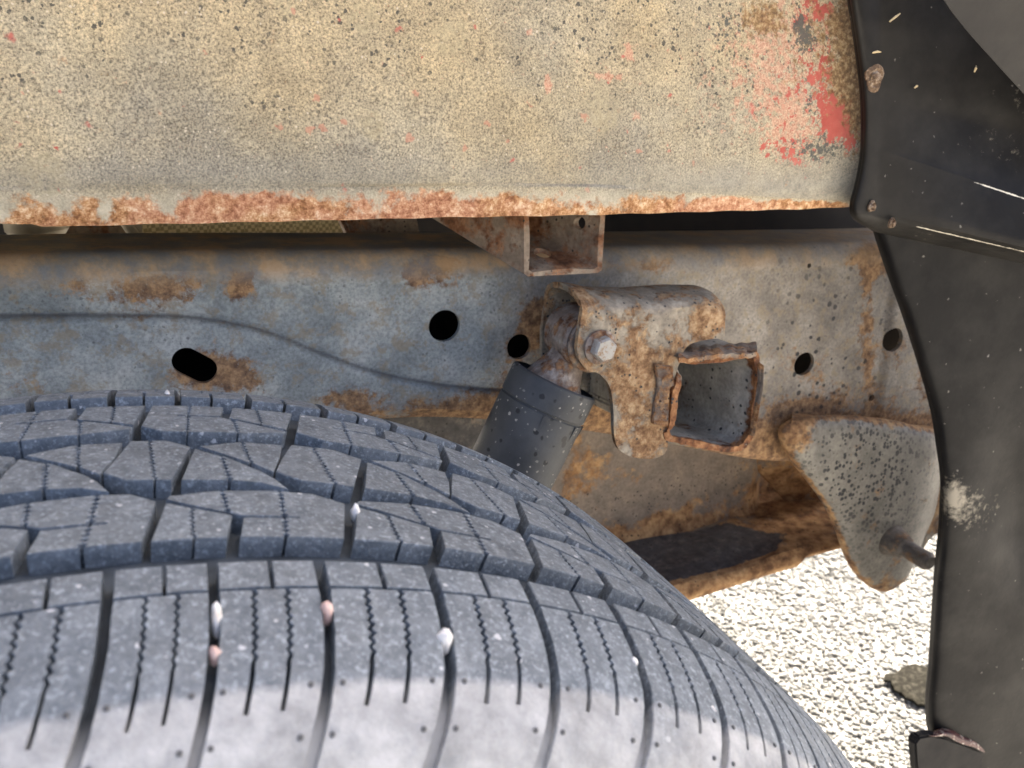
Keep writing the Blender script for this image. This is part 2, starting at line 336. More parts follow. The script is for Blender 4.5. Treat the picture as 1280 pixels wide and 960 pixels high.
# ================================================================== SETTING
GZ = -.388
def ground():
    us = np.concatenate([np.linspace(-60, -3, 8), np.linspace(-2.4, 3.6, 40), np.linspace(4, 60, 8)])
    V, Fc = grid(lambda u, v: (u, v, GZ-.0006+.0008*math.sin(u*9)*math.cos(v*7)), us, us)
    o = mk('ground', V, Fc, M_GROUND); o['kind'] = 'structure'
ground()
def gravel():
    bm = bmesh.new(); bmesh.ops.create_icosphere(bm, subdivisions=1, radius=1)
    bv = np.array([v.co[:] for v in bm.verts]); bf = np.array([[q.index for q in f.verts] for f in bm.faces]); bm.free()
    x0, x1, y0, y1, sp = .60, 1.75, .18, 1.15, .0070
    gx, gy = np.meshgrid(np.arange(x0, x1, sp), np.arange(y0, y1, sp)); n = gx.size
    cx = gx.ravel()+rng.uniform(-.5, .5, n)*sp; cy = gy.ravel()+rng.uniform(-.5, .5, n)*sp
    r = rng.uniform(.0028, .0054, n); sx = rng.uniform(.85, 1.2, n); sz = rng.uniform(.30, .55, n); th = rng.uniform(0, 6.28, n); ti = rng.normal(0, .3, n)
    jit = 1+rng.normal(0, .09, (n, len(bv), 1)); P = bv[None]*jit*r[:, None, None]
    P[..., 0] *= sx[:, None]; P[..., 2] *= sz[:, None]
    y = P[..., 1]*np.cos(ti)[:, None]-P[..., 2]*np.sin(ti)[:, None]; z = P[..., 1]*np.sin(ti)[:, None]+P[..., 2]*np.cos(ti)[:, None]
    x = P[..., 0]*np.cos(th)[:, None]-y*np.sin(th)[:, None]; y = P[..., 0]*np.sin(th)[:, None]+y*np.cos(th)[:, None]
    V = np.stack([x+cx[:, None], y+cy[:, None], z+GZ+rng.uniform(-.002, .003, n)[:, None]], -1).reshape(-1, 3)
    Fc = (bf[None]+(np.arange(n)*len(bv))[:, None, None]).reshape(-1, 3)
    me = bpy.data.meshes.new('gravel'); me.vertices.add(len(V)); me.vertices.foreach_set('co', V.ravel().astype(np.float32))
    me.loops.add(Fc.size); me.loops.foreach_set('vertex_index', Fc.ravel().astype(np.int32))
    me.polygons.add(len(Fc)); me.polygons.foreach_set('loop_start', np.arange(0, Fc.size, 3, dtype=np.int32))
    me.update(calc_edges=True); me.polygons.foreach_set('use_smooth', [True]*len(Fc)); me.materials.append(M_GRAV)
    o = bpy.data.objects.new('gravel', me); S.collection.objects.link(o)
    o['kind'] = 'stuff'; o['label'] = 'loose white pea gravel covering the sunlit ground'; o['category'] = 'gravel'
gravel()

# ================================================================== FRAME RAIL
RY = .26
k = NT('rail_cavity_shade'); M_CAVE = k.done(k.ramp(k.noise(40, 5), [(.35, (.010, .008, .007)), (.65, (.03, .022, .016))]), .85)  # shade behind the punched holes put into a near-black colour
def px_of_x(x, Y=RY):          # photo column of a point on the rail face (mid height)
    d = np.array([x, Y, .33])-CAM; return 640+F*(d@r2)/(d@fw)
def gauss(PX, PY, cx, cy, rx, ry): return np.exp(-(((PX-cx)/rx)**2+((PY-cy)/ry)**2))
def proj(V):
    d = np.asarray(V)-CAM; z = d@fw; z = np.where(z < .02, .02, z)
    return 640+F*(d@r2)/z, 480-F*(d@u2)/z
def rail():
    root = thing('frame_rail', 'long grey steel chassis rail with punched holes and rust patches behind the tyre', 'chassis rail', (.25, RY, .2))
    us = np.concatenate([np.arange(-.9, -.12, .05), np.arange(-.12, .78, .0035), np.arange(.78, 1.1, .05)])
    top = [(-.9, .428), (-.1, .425), (-.014, .421), (.258, .403), (.573, .383), (.66, .378), (1.2, .355)]
    bot = [(-.9, .292), (-.1, .290), (.05, .285), (.253, .275), (.33, .256), (.45, .219), (.572, .179), (.66, .165), (1.2, .14)]
    # stamped step: z of the crease along x
    cr = [U(x, y, RY) for x, y in ((-60, 397), (0, 397), (150, 397), (250, 401), (330, 417), (400, 444), (470, 468), (540, 482), (640, 491), (760, 494))]
    crx = [(c[0], c[2]) for c in cr]
    R0 = .016; prof = []
    vs = np.concatenate([np.linspace(0, .26, 14), np.linspace(.26, .89, 96)[1:], np.linspace(.89, 1, 10)[1:]])
    def fn(u, v):
        zt, zb = float(spline(u, top)), float(spline(u, bot))
        if v < .16:   a = v/.16; return (u, RY+R0+.075*(1-a), zt)
        if v < .26:
            t = (v-.16)/.10*math.pi/2; return (u, RY+R0-R0*math.sin(t), zt-R0+R0*math.cos(t))
        if v > .94:   a = (v-.94)/.06; return (u, RY+.010+.081*a, zb)
        if v > .89:
            t = (v-.89)/.05*math.pi/2; return (u, RY+.010-.010*math.cos(t), zb+.010-.010*math.sin(t))
        a = (v-.26)/.63; z = zt-R0+(zb+.010-(zt-R0))*a
        zc = float(spline(u, crx)); fade = np.clip((.40-u)/.06, 0, 1)
        h = (z-zc)/.0018; y = RY-.0038*fade*(.5-.5*math.tanh(h)) + .0016*fade*math.exp(-((z-zc-.0022)/.0020)**2)
        y -= .0028*np.clip((u-.685)/.006, 0, 1)*1.0           # lapped plate at the rear
        y += .0012*math.sin(u*23+z*31)
        return (u, y, z)
    V, Fc = grid(fn, us, vs); V = np.array(V)
    B = V.copy()
    # inward offset for thickness
    nrm = np.zeros_like(V); nv = len(vs); nu = len(us)
    for j, v in enumerate(vs):
        if v < .16: d = (0, 0, -1)
        elif v < .26: t = (v-.16)/.10*math.pi/2; d = (0, math.sin(t), -math.cos(t))
        elif v > .94: d = (0, 0, 1)
        elif v > .89: t = (v-.89)/.05*math.pi/2; d = (0, math.cos(t), math.sin(t))
        else: d = (0, 1, 0)
        nrm[j*nu:(j+1)*nu] = d
    V2, F2 = shell(V, Fc, nrm*.004, nu, nv)
    o = mk('rail', V2, F2, M_RAIL, root)
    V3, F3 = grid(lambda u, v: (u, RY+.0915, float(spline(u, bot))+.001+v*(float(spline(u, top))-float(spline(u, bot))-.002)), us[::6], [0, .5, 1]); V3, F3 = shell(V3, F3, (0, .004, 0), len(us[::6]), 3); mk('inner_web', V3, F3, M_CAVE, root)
    cut = []
    def cyl(px, py, rpx, rpy=None, ang=0, ln=0):
        c = U(px, py, RY); k = F/np.dot(c-CAM, fw); r = rpx/k*1.02; n = 28; V = []
        ring = []
        if ln:
            L = ln/k; dx, dz = math.cos(ang)*L, math.sin(ang)*L
            for i in range(n):
                t = 2*math.pi*i/n; s = 1 if math.cos(t-ang) >= 0 else -1
                ring.append((r*math.cos(t)+s*dx, r*math.sin(t)+s*dz))
        else: ring = [(r*math.cos(2*math.pi*i/n), r*math.sin(2*math.pi*i/n)) for i in range(n)]
        for yy in (RY-.05, RY+.028): V += [(c[0]+a, yy, c[2]+b) for a, b in ring]
        Fc = [(i, (i+1) % n, n+(i+1) % n, n+i) for i in range(n)]+[tuple(range(n))[::-1], tuple(range(n, 2*n))]
        b_ = mk('hole_cutter', V, Fc, M_DARK, None, False)
        bm = bmesh.new(); bm.from_mesh(b_.data); bmesh.ops.recalc_face_normals(bm, faces=bm.faces); bm.to_mesh(b_.data); bm.free()
        cut.append(b_)
    bm = bmesh.new(); bm.from_mesh(o.data); bmesh.ops.recalc_face_normals(bm, faces=bm.faces); bm.to_mesh(o.data); bm.free()
    cyl(555, 407, 20); cyl(648, 433, 16); cyl(243, 455, 17, ang=math.radians(-38), ln=11); cyl(1005, 455, 15); cyl(1114, 424, 15); cyl(1089, 497, 4.2); cyl(1011, 332, 3)
    boolean_cut(o, cut)
    me = o.data; n = len(me.vertices); co = np.empty(n*3, np.float32); me.vertices.foreach_get('co', co); co = co.reshape(-1, 3)+np.array(root.location)
    PX, PY = proj(co); ins = co[:, 1] > RY+.02
    rust = np.zeros(n)
    for cx, cy, rx, ry, a in ((190, 360, 60, 26, .75), (302, 352, 22, 22, .9), (70, 360, 60, 18, .35), (545, 350, 40, 26, .7), (515, 340, 14, 12, .8), (553, 328, 22, 6, 1.0), (480, 375, 30, 20, .4),
                              (245, 458, 46, 38, .75), (300, 470, 40, 30, .5), (470, 520, 120, 26, .5), (600, 515, 60, 26, .85), (640, 450, 24, 40, .6), (680, 400, 20, 40, .7), (430, 495, 60, 16, .35), (30, 480, 60, 20, .3),
                              (810, 330, 60, 20, .5), (1005, 455, 26, 24, .45), (960, 560, 50, 26, 1.0), (900, 545, 60, 26, .8), (1085, 400, 12, 140, .5), (1090, 320, 40, 20, .8), (1130, 470, 60, 60, .4), (1010, 510, 60, 22, .7), (1100, 530, 90, 14, .7), (760, 530, 60, 40, .9), (700, 540, 60, 30, .9), (665, 405, 16, 30, .6)):
        rust += a*gauss(PX, PY, cx, cy, rx, ry)
    bro = np.clip((PX-640)/90, 0, 1)*(.55+.45*np.clip((PX-700)/200, 0, 1))
    bro = np.maximum(bro, gauss(PX, PY, 560, 520, 110, 24)); bro = np.maximum(bro, .8*np.clip((PX-600)/60, 0, 1))
    zcv = spline(co[:, 0], crx); rust += .12*np.exp(-((co[:, 2]-zcv-.001)/.0028)**2)*np.clip((.42-co[:, 0])/.06, 0, 1)*(co[:, 0] > -.12)
    topz = np.array([float(z) for z in spline(co[:, 0], top)]); top_tone = np.clip((co[:, 2]-(topz-.022))/.010, 0, 1)*np.clip((900-PX)/200, .6, 1); top_tone = np.maximum(top_tone, .0*np.exp(-((co[:, 2]-zcv-.0016)/.0013)**2)*np.clip((.42-co[:, 0])/.06, 0, 1)*(co[:, 0] > -.12)*(co[:, 1] < RY+.003))  # grey-brown tone over the top flange and upper bend
    sp = np.clip(gauss(PX, PY, 1050, 420, 90, 110)+.5*gauss(PX, PY, 980, 480, 60, 80), 0, 1)
    for nm, a in (('rust', np.clip(rust, 0, 1.2)), ('brownish', np.clip(bro, 0, 1)), ('top_tone', top_tone), ('specks', sp), ('crease', np.exp(-((co[:, 2]-zcv-.0014)/.0012)**2)*np.clip((.42-co[:, 0])/.06, 0, 1)*(co[:, 0] > -.12)*(co[:, 1] < RY+.003))):
        at = me.attributes.new(nm, 'FLOAT', 'POINT'); at.data.foreach_set('value', a.astype(np.float32))
    me.polygons.foreach_set('use_smooth', [True]*len(me.polygons)); me.set_sharp_from_angle(angle=math.radians(30))
    return root
rail()

# ================================================================== LOWER CROSSMEMBER (seen between tyre and hanger)
def crossmember():
    root = thing('crossmember', 'rusty L-shaped crossmember below the chassis rail, its shelf carrying black dirt', 'crossmember', (.6, .36, .045))
    zs = .047
    # wall: upright channel face with rounded rear end
    us = np.linspace(-.10, .98, 120); vs = np.linspace(0, 1, 26)
    def wall(u, v):
        z = zs-.006+v*(.19+.115*np.clip((u-.68)/.05, 0, 1))  # extra rear length and height added to block sun from the shelf
        e = np.clip((u-.648)/.052, 0, 1); yy = .40+.034*e*e
        foot = math.exp(-v*9)
        return (u+.0*v, yy-.018*foot*(1-.5*e)-.010*math.sin(v*2.4), z)
    V, Fc = grid(wall, us, vs); V, Fc = shell(V, Fc, (0, .004, 0), len(us), len(vs)); V = np.array(V)
    mk('wall', V, Fc, M_XMEM, root, attrs={'rust': np.clip(1.1-(V[:, 2]-zs)/.035, 0, 1)*.9+.3*gauss(V[:, 0], V[:, 2], .42, .14, .05, .05), 'grime_shade': 1.1*np.clip((.36-V[:, 0])/.05, 0, 1)})  # left end coloured near-black, standing in for the shade of an open gap
    # shelf with turned-down front lip
    us = np.linspace(-.10, .84, 120); vs = np.linspace(0, 1, 30)
    def shelf(u, v):
        w = .004*math.sin(u*30)
        yb = .392+.05*np.clip((u-.60)/.06, 0, 1)
        if v < .8: return (u, yb-(yb-.300)*v/.8, zs+.0015*math.sin(u*40+v*9)-.006*v*np.clip((.62-u)/.1, 0, 1))
        t = (v-.8)/.2; drop = .016*t*(1 if u < .655 else .45); z0 = zs-.006*.8*np.clip((.62-u)/.1, 0, 1)
        return (u, .300-.004*math.sin(t*math.pi/2)-.0035*math.sin(t*math.pi), z0-drop)
    V, Fc = grid(shelf, us, vs); V, Fc = shell(V, Fc, (0, .003, -.004), len(us), len(vs)); V = np.array(V)
    PX, PY = proj(V)
    mk('shelf', V, Fc, M_XMEM, root, attrs={'rust': np.clip(.45+.9*np.clip((.312-V[:, 1])/.01, 0, 1)+.35*np.clip((V[:, 0]-.6)/.05, 0, 1), 0, 1.3), 'grime_shade': 1.2*np.clip((V[:, 1]-.306)/.004, 0, 1)*np.clip((.665-V[:, 0]-.8*np.abs(V[:, 1]-.335))/.02, 0, 1)*np.clip((.392-V[:, 1]-.10*np.clip(V[:, 0]-.5, 0, 1))/.006, 0, 1)})
    # gusset behind the hanger
    us = np.linspace(0, 1, 14); vs = np.linspace(0, 1, 16)
    def gus(u, v):
        a = U(930+60*v, 568+68*v, .40); b = U(1060+60*v, 560+120*v, .372)
        p = a*(1-u)+b*u; p[1] -= .012*math.sin(u*math.pi); return p
    V, Fc = grid(gus, us, vs); V, Fc = shell(V, Fc, (0, .004, 0), 14, 16); V = np.array(V); mk('gusset', V, Fc, M_XMEM, root, attrs={'rust': np.full(len(V), .55), 'grime_shade': np.zeros(len(V))})
    return root
crossmember()

# ================================================================== OUTRIGGER TUBE under the panel
def outrigger():
    root = thing('outrigger_tube', 'open-ended rusty square steel tube stub just under the panel hem', 'bracket', (.30, .22, .42))
    f = [U(655, 346, .19), U(752, 341, .188), U(757, 262, .19), U(655, 258, .19)]      # BL BR TR TL front
    b = [U(545, 277, .262), U(640, 285, .262), U(660, 245, .262), U(560, 240, .262)]
    b = [U(541, 276, .262), None, None, None]; w = f[1]-f[0]
    b[1] = b[0]+w*1.02; b[2] = b[1]+(f[2]-f[1])*.72; b[3] = b[0]+(f[3]-f[0])*.72
    def walls(t_in):
        cf = sum(f)/4; cb = sum(b)/4; nf = 5
        V = []; n = 24
        def ring(q, inset):
            c = sum(q)/4; pts = []
            for i in range(4):
                p0, p1 = q[i], q[(i+1) % 4]; L = np.linalg.norm(p1-p0)
                for a in np.linspace(.05, .95, n//4):
                    pts.append(p0+(p1-p0)*a)
            out = []
            for p in pts:
                d = c-p; out.append(p+d/np.linalg.norm(d)*inset)
            return out
        R = [ring(f, 0), ring([f[i]*.5+b[i]*.5 for i in range(4)], 0), ring(b, 0), ring(b, .004), ring([f[i]*.5+b[i]*.5 for i in range(4)], .004), ring(f, .004)]
        for r in R: V += r
        m = len(R[0]); Fc = []
        for k_ in range(6):
            for i in range(m): Fc.append((k_*m+i, k_*m+(i+1) % m, ((k_+1) % 6)*m+(i+1) % m, ((k_+1) % 6)*m+i))
        return V, Fc
    V, Fc = walls(0); o = mk('tube_wall', V, Fc, M_TUBE, root)
    cut = []
    def cutter(c, ax, r, l):
        V, Fc = tube([np.array(c)-np.array(ax)*l, np.array(c)+np.array(ax)*l], [r, r], 18); q = mk('hole_cutter', V, Fc, M_DARK, None, False)
        bm = bmesh.new(); bm.from_mesh(q.data); bmesh.ops.recalc_face_normals(bm, faces=bm.faces); bm.to_mesh(q.data); bm.free(); cut.append(q)
    bm = bmesh.new(); bm.from_mesh(o.data); bmesh.ops.recalc_face_normals(bm, faces=bm.faces); bm.to_mesh(o.data); bm.free()
    s = f[1]*.8+b[1]*.2; s2 = f[2]*.8+b[2]*.2; cutter(s*.34+s2*.66, (1, 0, 0), .0042, .012)
    c = (f[0]*.42+f[1]*.58)*.72+(b[0]*.42+b[1]*.58)*.28; cutter(c, (0, 0, 1), .006, .012)
    boolean_cut(o, cut); o.data.polygons.foreach_set('use_smooth', [True]*len(o.data.polygons)); o.data.set_sharp_from_angle(angle=math.radians(30))
outrigger()

# ================================================================== SHOCK MOUNT (hood bracket, box stub)
def z3(x, y): return 540+x/2.823, 260+y/2.823
def zU(x, y, Y): return U(*z3(x, y), Y)
NY, FY = .168, .226
def shock_mount():
    root = thing('shock_mount', 'rusty hooded bracket with a tongue and hex bolt holding the shock absorber', 'bracket', (.34, .22, .30))
    cols = [((544, 290), (511, 500)), ((552, 286), (519, 536)), ((564, 285), (538, 562)), ((580, 285), (558, 577)), ((598, 286), (580, 581)), ((620, 288), (600, 593)), ((642, 289), (622, 618)), ((662, 290), (636, 655)),
            ((680, 291), (641, 720)), ((695, 291), (640, 790)), ((712, 291), (650, 838)), ((735, 290), (672, 862)), ((765, 288), (715, 880)), ((795, 286), (770, 887)), ((815, 284), (802, 880)), ((830, 283), (822, 862)), ((840, 282), (829, 838)),
            ((850, 281), (826, 790)), ((865, 280), (845, 660)), ((885, 279), (870, 545)), ((920, 276), (900, 490)), ((960, 276), (945, 472)), ((1000, 290), (985, 462)), ((1025, 308), (1015, 458)), ((1040, 330), (1032, 452))]
    RIDGE = [(380, 292), (440, 264), (500, 270), (560, 284), (700, 290), (850, 278), (940, 276), (1010, 296), (1060, 320)]
    vs = np.linspace(0, 1, 44); V = []
    for ci, (t, b_) in enumerate(cols):
        B = zU(*b_, NY); r = .5*(FY-NY); fr = min(.48, 78/(b_[1]-t[1]))
        N = zU(t[0]+(b_[0]-t[0])*fr, t[1]+(b_[1]-t[1])*fr, NY); T = np.array([N[0], .5*(NY+FY), N[2]+.02])
        for _ in range(3):
            ax_, ay_ = proj(T[None]); zx = (ax_[0]-540)*2.823; T[2] = zU(zx, interp(zx, RIDGE), T[1])[2]
        for v in vs:
            if v < .5:
                a = v/.5; x = B[0]+(N[0]-B[0])*a; z = B[2]+(N[2]-B[2])*a; V.append((x, NY+.0010*math.sin(x*160+z*90), z))
            elif v < .85:
                t_ = (v-.5)/.35*math.pi; q = max(0, math.sin(t_))
                V.append((N[0]+(T[0]-N[0])*q, .5*(NY+FY)-r*math.cos(t_), N[2]+(T[2]-N[2])*q))
            else:
                a = (v-.85)/.15; V.append((N[0]+(B[0]-N[0])*min(1, .045*a/max(.01, N[2]-B[2])), FY, N[2]-.045*a))
    n = len(vs); Fc = [(i*n+j, i*n+j+1, (i+1)*n+j+1, (i+1)*n+j) for i in range(len(cols)-1) for j in range(n-1)]
    # resample across columns for smoothness
    A = np.array(V).reshape(len(cols), n, 3); cu = np.linspace(0, len(cols)-1, 97); A2 = np.zeros((97, n, 3)); xs = np.arange(len(cols))
    for c_ in range(3):
        for j in range(n): A2[:, j, c_] = spline(cu, np.stack([xs, A[:, j, c_]], 1))
    A = A2; nc = 97
    # inward thickness
    off = np.zeros_like(A); ctr = .5*(NY+FY)
    for j, v in enumerate(vs):
        if v < .5: d = (0, 1, 0)
        elif v < .85: t_ = (v-.5)/.35*math.pi; d = (0, math.cos(t_), -math.sin(t_))
        else: d = (0, -1, 0)
        off[:, j] = np.array(d)*.0042
    Fc = [(i*n+j, i*n+j+1, (i+1)*n+j+1, (i+1)*n+j) for i in range(nc-1) for j in range(n-1)]
    V2, F2 = shell(A.reshape(-1, 3), Fc, off.reshape(-1, 3), n, nc); V2 = np.array(V2)
    PX, PY = proj(V2)
    rust = .05+.8*gauss(PX, PY, 800, 460, 30, 60)+.7*gauss(PX, PY, 895, 400, 22, 22)+.5*gauss(PX, PY, 725, 375, 14, 60)+.5*gauss(PX, PY, 800, 540, 50, 30)+.4*gauss(PX, PY, 745, 465, 30, 14)-.35*gauss(PX, PY, 780, 400, 45, 30)
    o = mk('hood', V2, F2, M_BRK, root, attrs={'rust': np.clip(rust, 0, 1.2)}, angle=50)
    m = o.modifiers.new('bevel', 'BEVEL'); m.width = .0009; m.segments = 2; m.limit_method = 'ANGLE'; m.angle_limit = math.radians(50)
    # bolt: washer, hex head, tail nut behind
    c = zU(607, 494, NY); c[1] = NY
    w = zU(592, 490, NY)
    hx = []
    for yy, rr in ((NY-.002, .0086), (NY-.0080, .0086), (NY-.0096, .0073)): hx += [(w[0]+rr*math.cos(math.radians(60*i+12)), yy, w[2]+rr*math.sin(math.radians(60*i+12))) for i in range(6)]
    Fc = [(k_*6+i, k_*6+(i+1) % 6, (k_+1)*6+(i+1) % 6, (k_+1)*6+i) for k_ in range(2) for i in range(6)]+[(12, 13, 14, 15, 16, 17)]
    bh = mk('bolt_head', hx, Fc, M_BOLT, root, False)
    V, Fc = tube([(w[0], NY+.001, w[2]), (w[0], NY-.0015, w[2]), (w[0], NY-.0022, w[2])], [.0118, .0118, .0106], 32); mk('washer', V, Fc, M_EYE, bh)
    e = (w[0], w[2])
    V, Fc = tube([(e[0], NY, e[1]), (e[0], FY+.02, e[1])], [.0055, .0055], 16); mk('bolt_shank', V, Fc, M_EYE, root)
    V, Fc = tube([(e[0], FY+.004, e[1]), (e[0], FY+.016, e[1])], [.0085, .0085], 6); mk('nut', V, Fc, M_EYE, root, False)
    # rear web welded to the rail
    V, Fc = grid(lambda u, v: (e[0]+.012+u*.075, FY+v*(RY-FY), e[1]-.004+.004*math.sin(u*6)), np.linspace(0, 1, 10), np.linspace(0, 1, 6)); V, Fc = shell(V, Fc, (0, 0, .004), 10, 6); mk('weld_web', V, Fc, M_BRK, root, attrs={'rust': np.full(len(V), .5)})
    return e
k = NT('bolt_steel'); M_BOLT = k.done(k.mix(k.step(k.noise(200, 6, .7), .5, .62), (.40, .38, .34), (.26, .16, .085)), .55, k.bump(k.noise(300, 5), .5, .001), .4, .15)
EYE = shock_mount()

def box_stub():
    root = thing('box_stub', 'torn open-fronted box of rusty sheet steel beside the shock mount tongue', 'bracket', (.45, .22, .28))
    # front rim outline, clockwise from the top-left notch
    rim = [(846, 548), (868, 528), (900, 532), (1000, 522), (1130, 508), (1152, 512), (1158, 545), (1168, 570), (1160, 640), (1148, 720), (1136, 800), (1116, 838), (1092, 858), (1040, 862), (960, 850), (880, 834), (826, 822),
           (818, 800), (836, 782), (842, 720), (850, 650), (862, 620), (866, 580)]
    yf = [.172, .168, .164, .162, .160, .162, .163, .162, .163, .164, .165, .166, .166, .165, .164, .164, .166, .166, .164, .163, .162, .164, .168]
    P = np.array([zU(x, y, q) for (x, y), q in zip(rim, yf)])
    # subdivide
    Q = []; m = 5
    for i in range(len(P)):
        for t in range(m): Q.append(P[i]*(1-t/m)+P[(i+1) % len(P)]*(t/m))
    Q = np.array(Q); n = len(Q); Q += rng.normal(0, .00025, Q.shape)
    c = Q.mean(0); ds = np.linspace(0, 1, 14); V = []; A = []
    for a in ds:
        R_ = Q.copy(); R_[:, 1] = Q[:, 1]*(1-a)+.262*a; R_[:, [0, 2]] = c[[0, 2]]+(R_[:, [0, 2]]-c[[0, 2]])*(1+.03*a); R_[:, 0] -= .012*a; V.append(R_)
    for a in ds[::-1]:
        R_ = Q.copy(); R_[:, 1] = Q[:, 1]*(1-a)+.262*a; d = c-R_; d[:, 1] = 0; d /= np.linalg.norm(d, axis=1)[:, None]
        R_[:, [0, 2]] = c[[0, 2]]+(R_[:, [0, 2]]-c[[0, 2]])*(1+.03*a); R_[:, 0] -= .012*a; R_ = R_+d*.0052; V.append(R_)
    K = len(V); V = np.concatenate(V); Fc = []
    for k_ in range(K):
        for i in range(n): Fc.append((k_*n+i, k_*n+(i+1) % n, ((k_+1) % K)*n+(i+1) % n, ((k_+1) % K)*n+i))
    rust = np.clip(1.2-(V[:, 1]-.160)/.010, 0, 1.1)+.35*gauss(V[:, 0], V[:, 2], c[0]+.02, c[2]+.03, .03, .02)
    o = mk('box_wall', V, Fc, M_BOX, root, attrs={'rust': rust}, angle=40)
    # back plate inside is the rail itself; dirt drift on the floor
    # bent flange on the left edge and folded top flange
    fl = [zU(x, y, q) for x, y, q in ((800, 560, .160), (862, 566, .157), (866, 635, .156), (852, 640, .1575), (846, 780, .156), (790, 770, .160), (795, 700, .161), (812, 640, .161))]
    fl = [p+np.array([0, .004, 0]) for p in fl]
    bm = plate(fl, .0035, .0006); o = bm_obj('left_flange', bm, M_BRK2, root)
    us = np.linspace(0, 1, 30); vs = np.linspace(0, 1, 8)
    def topf(u, v):
        a = zU(872+276*u, 530-22*u+3*math.sin(u*9), .158); b = zU(850+290*u, 492-18*u, .200); p = a*(1-v)+b*v; p[2] += .003*math.sin(v*3.1)+.0006*math.sin(u*40); return p
    V, Fc = grid(topf, us, vs); V, Fc = shell(V, Fc, (0, .0005, -.0035), 30, 8); mk('top_flange', V, Fc, M_BRK2, root)
    rf = [zU(x, y, q) for x, y, q in ((1160, 548, .158), (1174, 556, .157), (1170, 640, .157), (1152, 740, .158), (1140, 808, .160), (1128, 806, .161), (1142, 730, .160), (1158, 640, .159))]
    bm = plate(rf, .004, .0006); bm_obj('right_flange', bm, M_BRK2, root)
M_BRK2 = rusty('flange_metal', [(.12, .09, .07), (.25, .20, .155), (.45, .38, .29)], .06, 40, None, (360, .1, .4, .3, (.05, .035, .025), None), 120, .7, .8, ((.11, .045, .02), (.30, .145, .06), (.55, .34, .17)))
box_stub()

# ================================================================== SHOCK ABSORBER
def shock():
    SY = .5*(NY+FY)
    ex, ez = EYE; c = U(694, 474, SY); d = U(614, 640, SY); ax = (d-c)/np.linalg.norm(d-c)
    root = thing('shock_absorber', 'dark grey cylindrical shock absorber leaning down behind the tyre', 'shock absorber', tuple(c+ax*.30))
    top = np.array([ex, SY, ez]); ax = (c-top)+0; ax = (d-c)/np.linalg.norm(d-c)
    # eye ring (axis Y) with rubber bush washers
    def yring(name, y0, y1, ro, mat, bev=.001):
        V, Fc = tube([(ex, y0, ez), (ex, y0+bev, ez), (ex, y1-bev, ez), (ex, y1, ez)], [ro-bev, ro, ro, ro-bev], 40); return mk(name, V, Fc, mat, root)
    yring('eye', NY+.012, FY-.012, .0205, M_EYE, .002)
    yring('bush_washer', NY+.0062, NY+.0088, .0200, M_BRK2); yring('bush_washer', NY+.0098, NY+.0125, .0178, M_EYE); yring('bush_washer', FY-.010, FY-.0065, .0165, M_EYE)
    # neck from the eye to the cover
    V, Fc = tube([top, top+(c-top)*.55, c-ax*.004, c+ax*.002], [.012, .0135, .018, .021], 28); mk('neck', V, Fc, M_EYE, root)
    # cover: cap band with seam then long sleeve
    r = .0315
    s = [(0, .45), (0, .92), (.0012, .985), (.003, 1.0), (.020, 1.0), (.0206, .965), (.0216, .965), (.0222, .992), (.12, .992), (.30, 1.0), (.30, .9)]
    V, Fc = tube([c+ax*a for a, _ in s], [r*b for _, b in s], 56); mk('dust_cover', V, Fc, M_SHOCK, root)
    # pressed lugs on the cap band
    b0 = np.cross(ax, [0, 1, 0]); b0 /= np.linalg.norm(b0)
    for an in (-22, 28, 62):
        t = math.radians(an); n_ = np.array([0, -1, 0])*math.cos(t)+b0*math.sin(t); q = c+ax*.022+n_*(r-.0004); e = np.cross(ax, n_)
        V = [q-e*.0014, q+e*.0014, q+e*.0010+ax*.0095, q-e*.0010+ax*.0095]; V = V+[v+n_*(.0012 if i < 2 else .0003) for i, v in enumerate(V)]
        mk('lug', V, [(0, 1, 2, 3), (4, 5, 6, 7), (0, 1, 5, 4), (1, 2, 6, 5), (2, 3, 7, 6), (3, 0, 4, 7)], M_SHOCK, root, False)
shock()

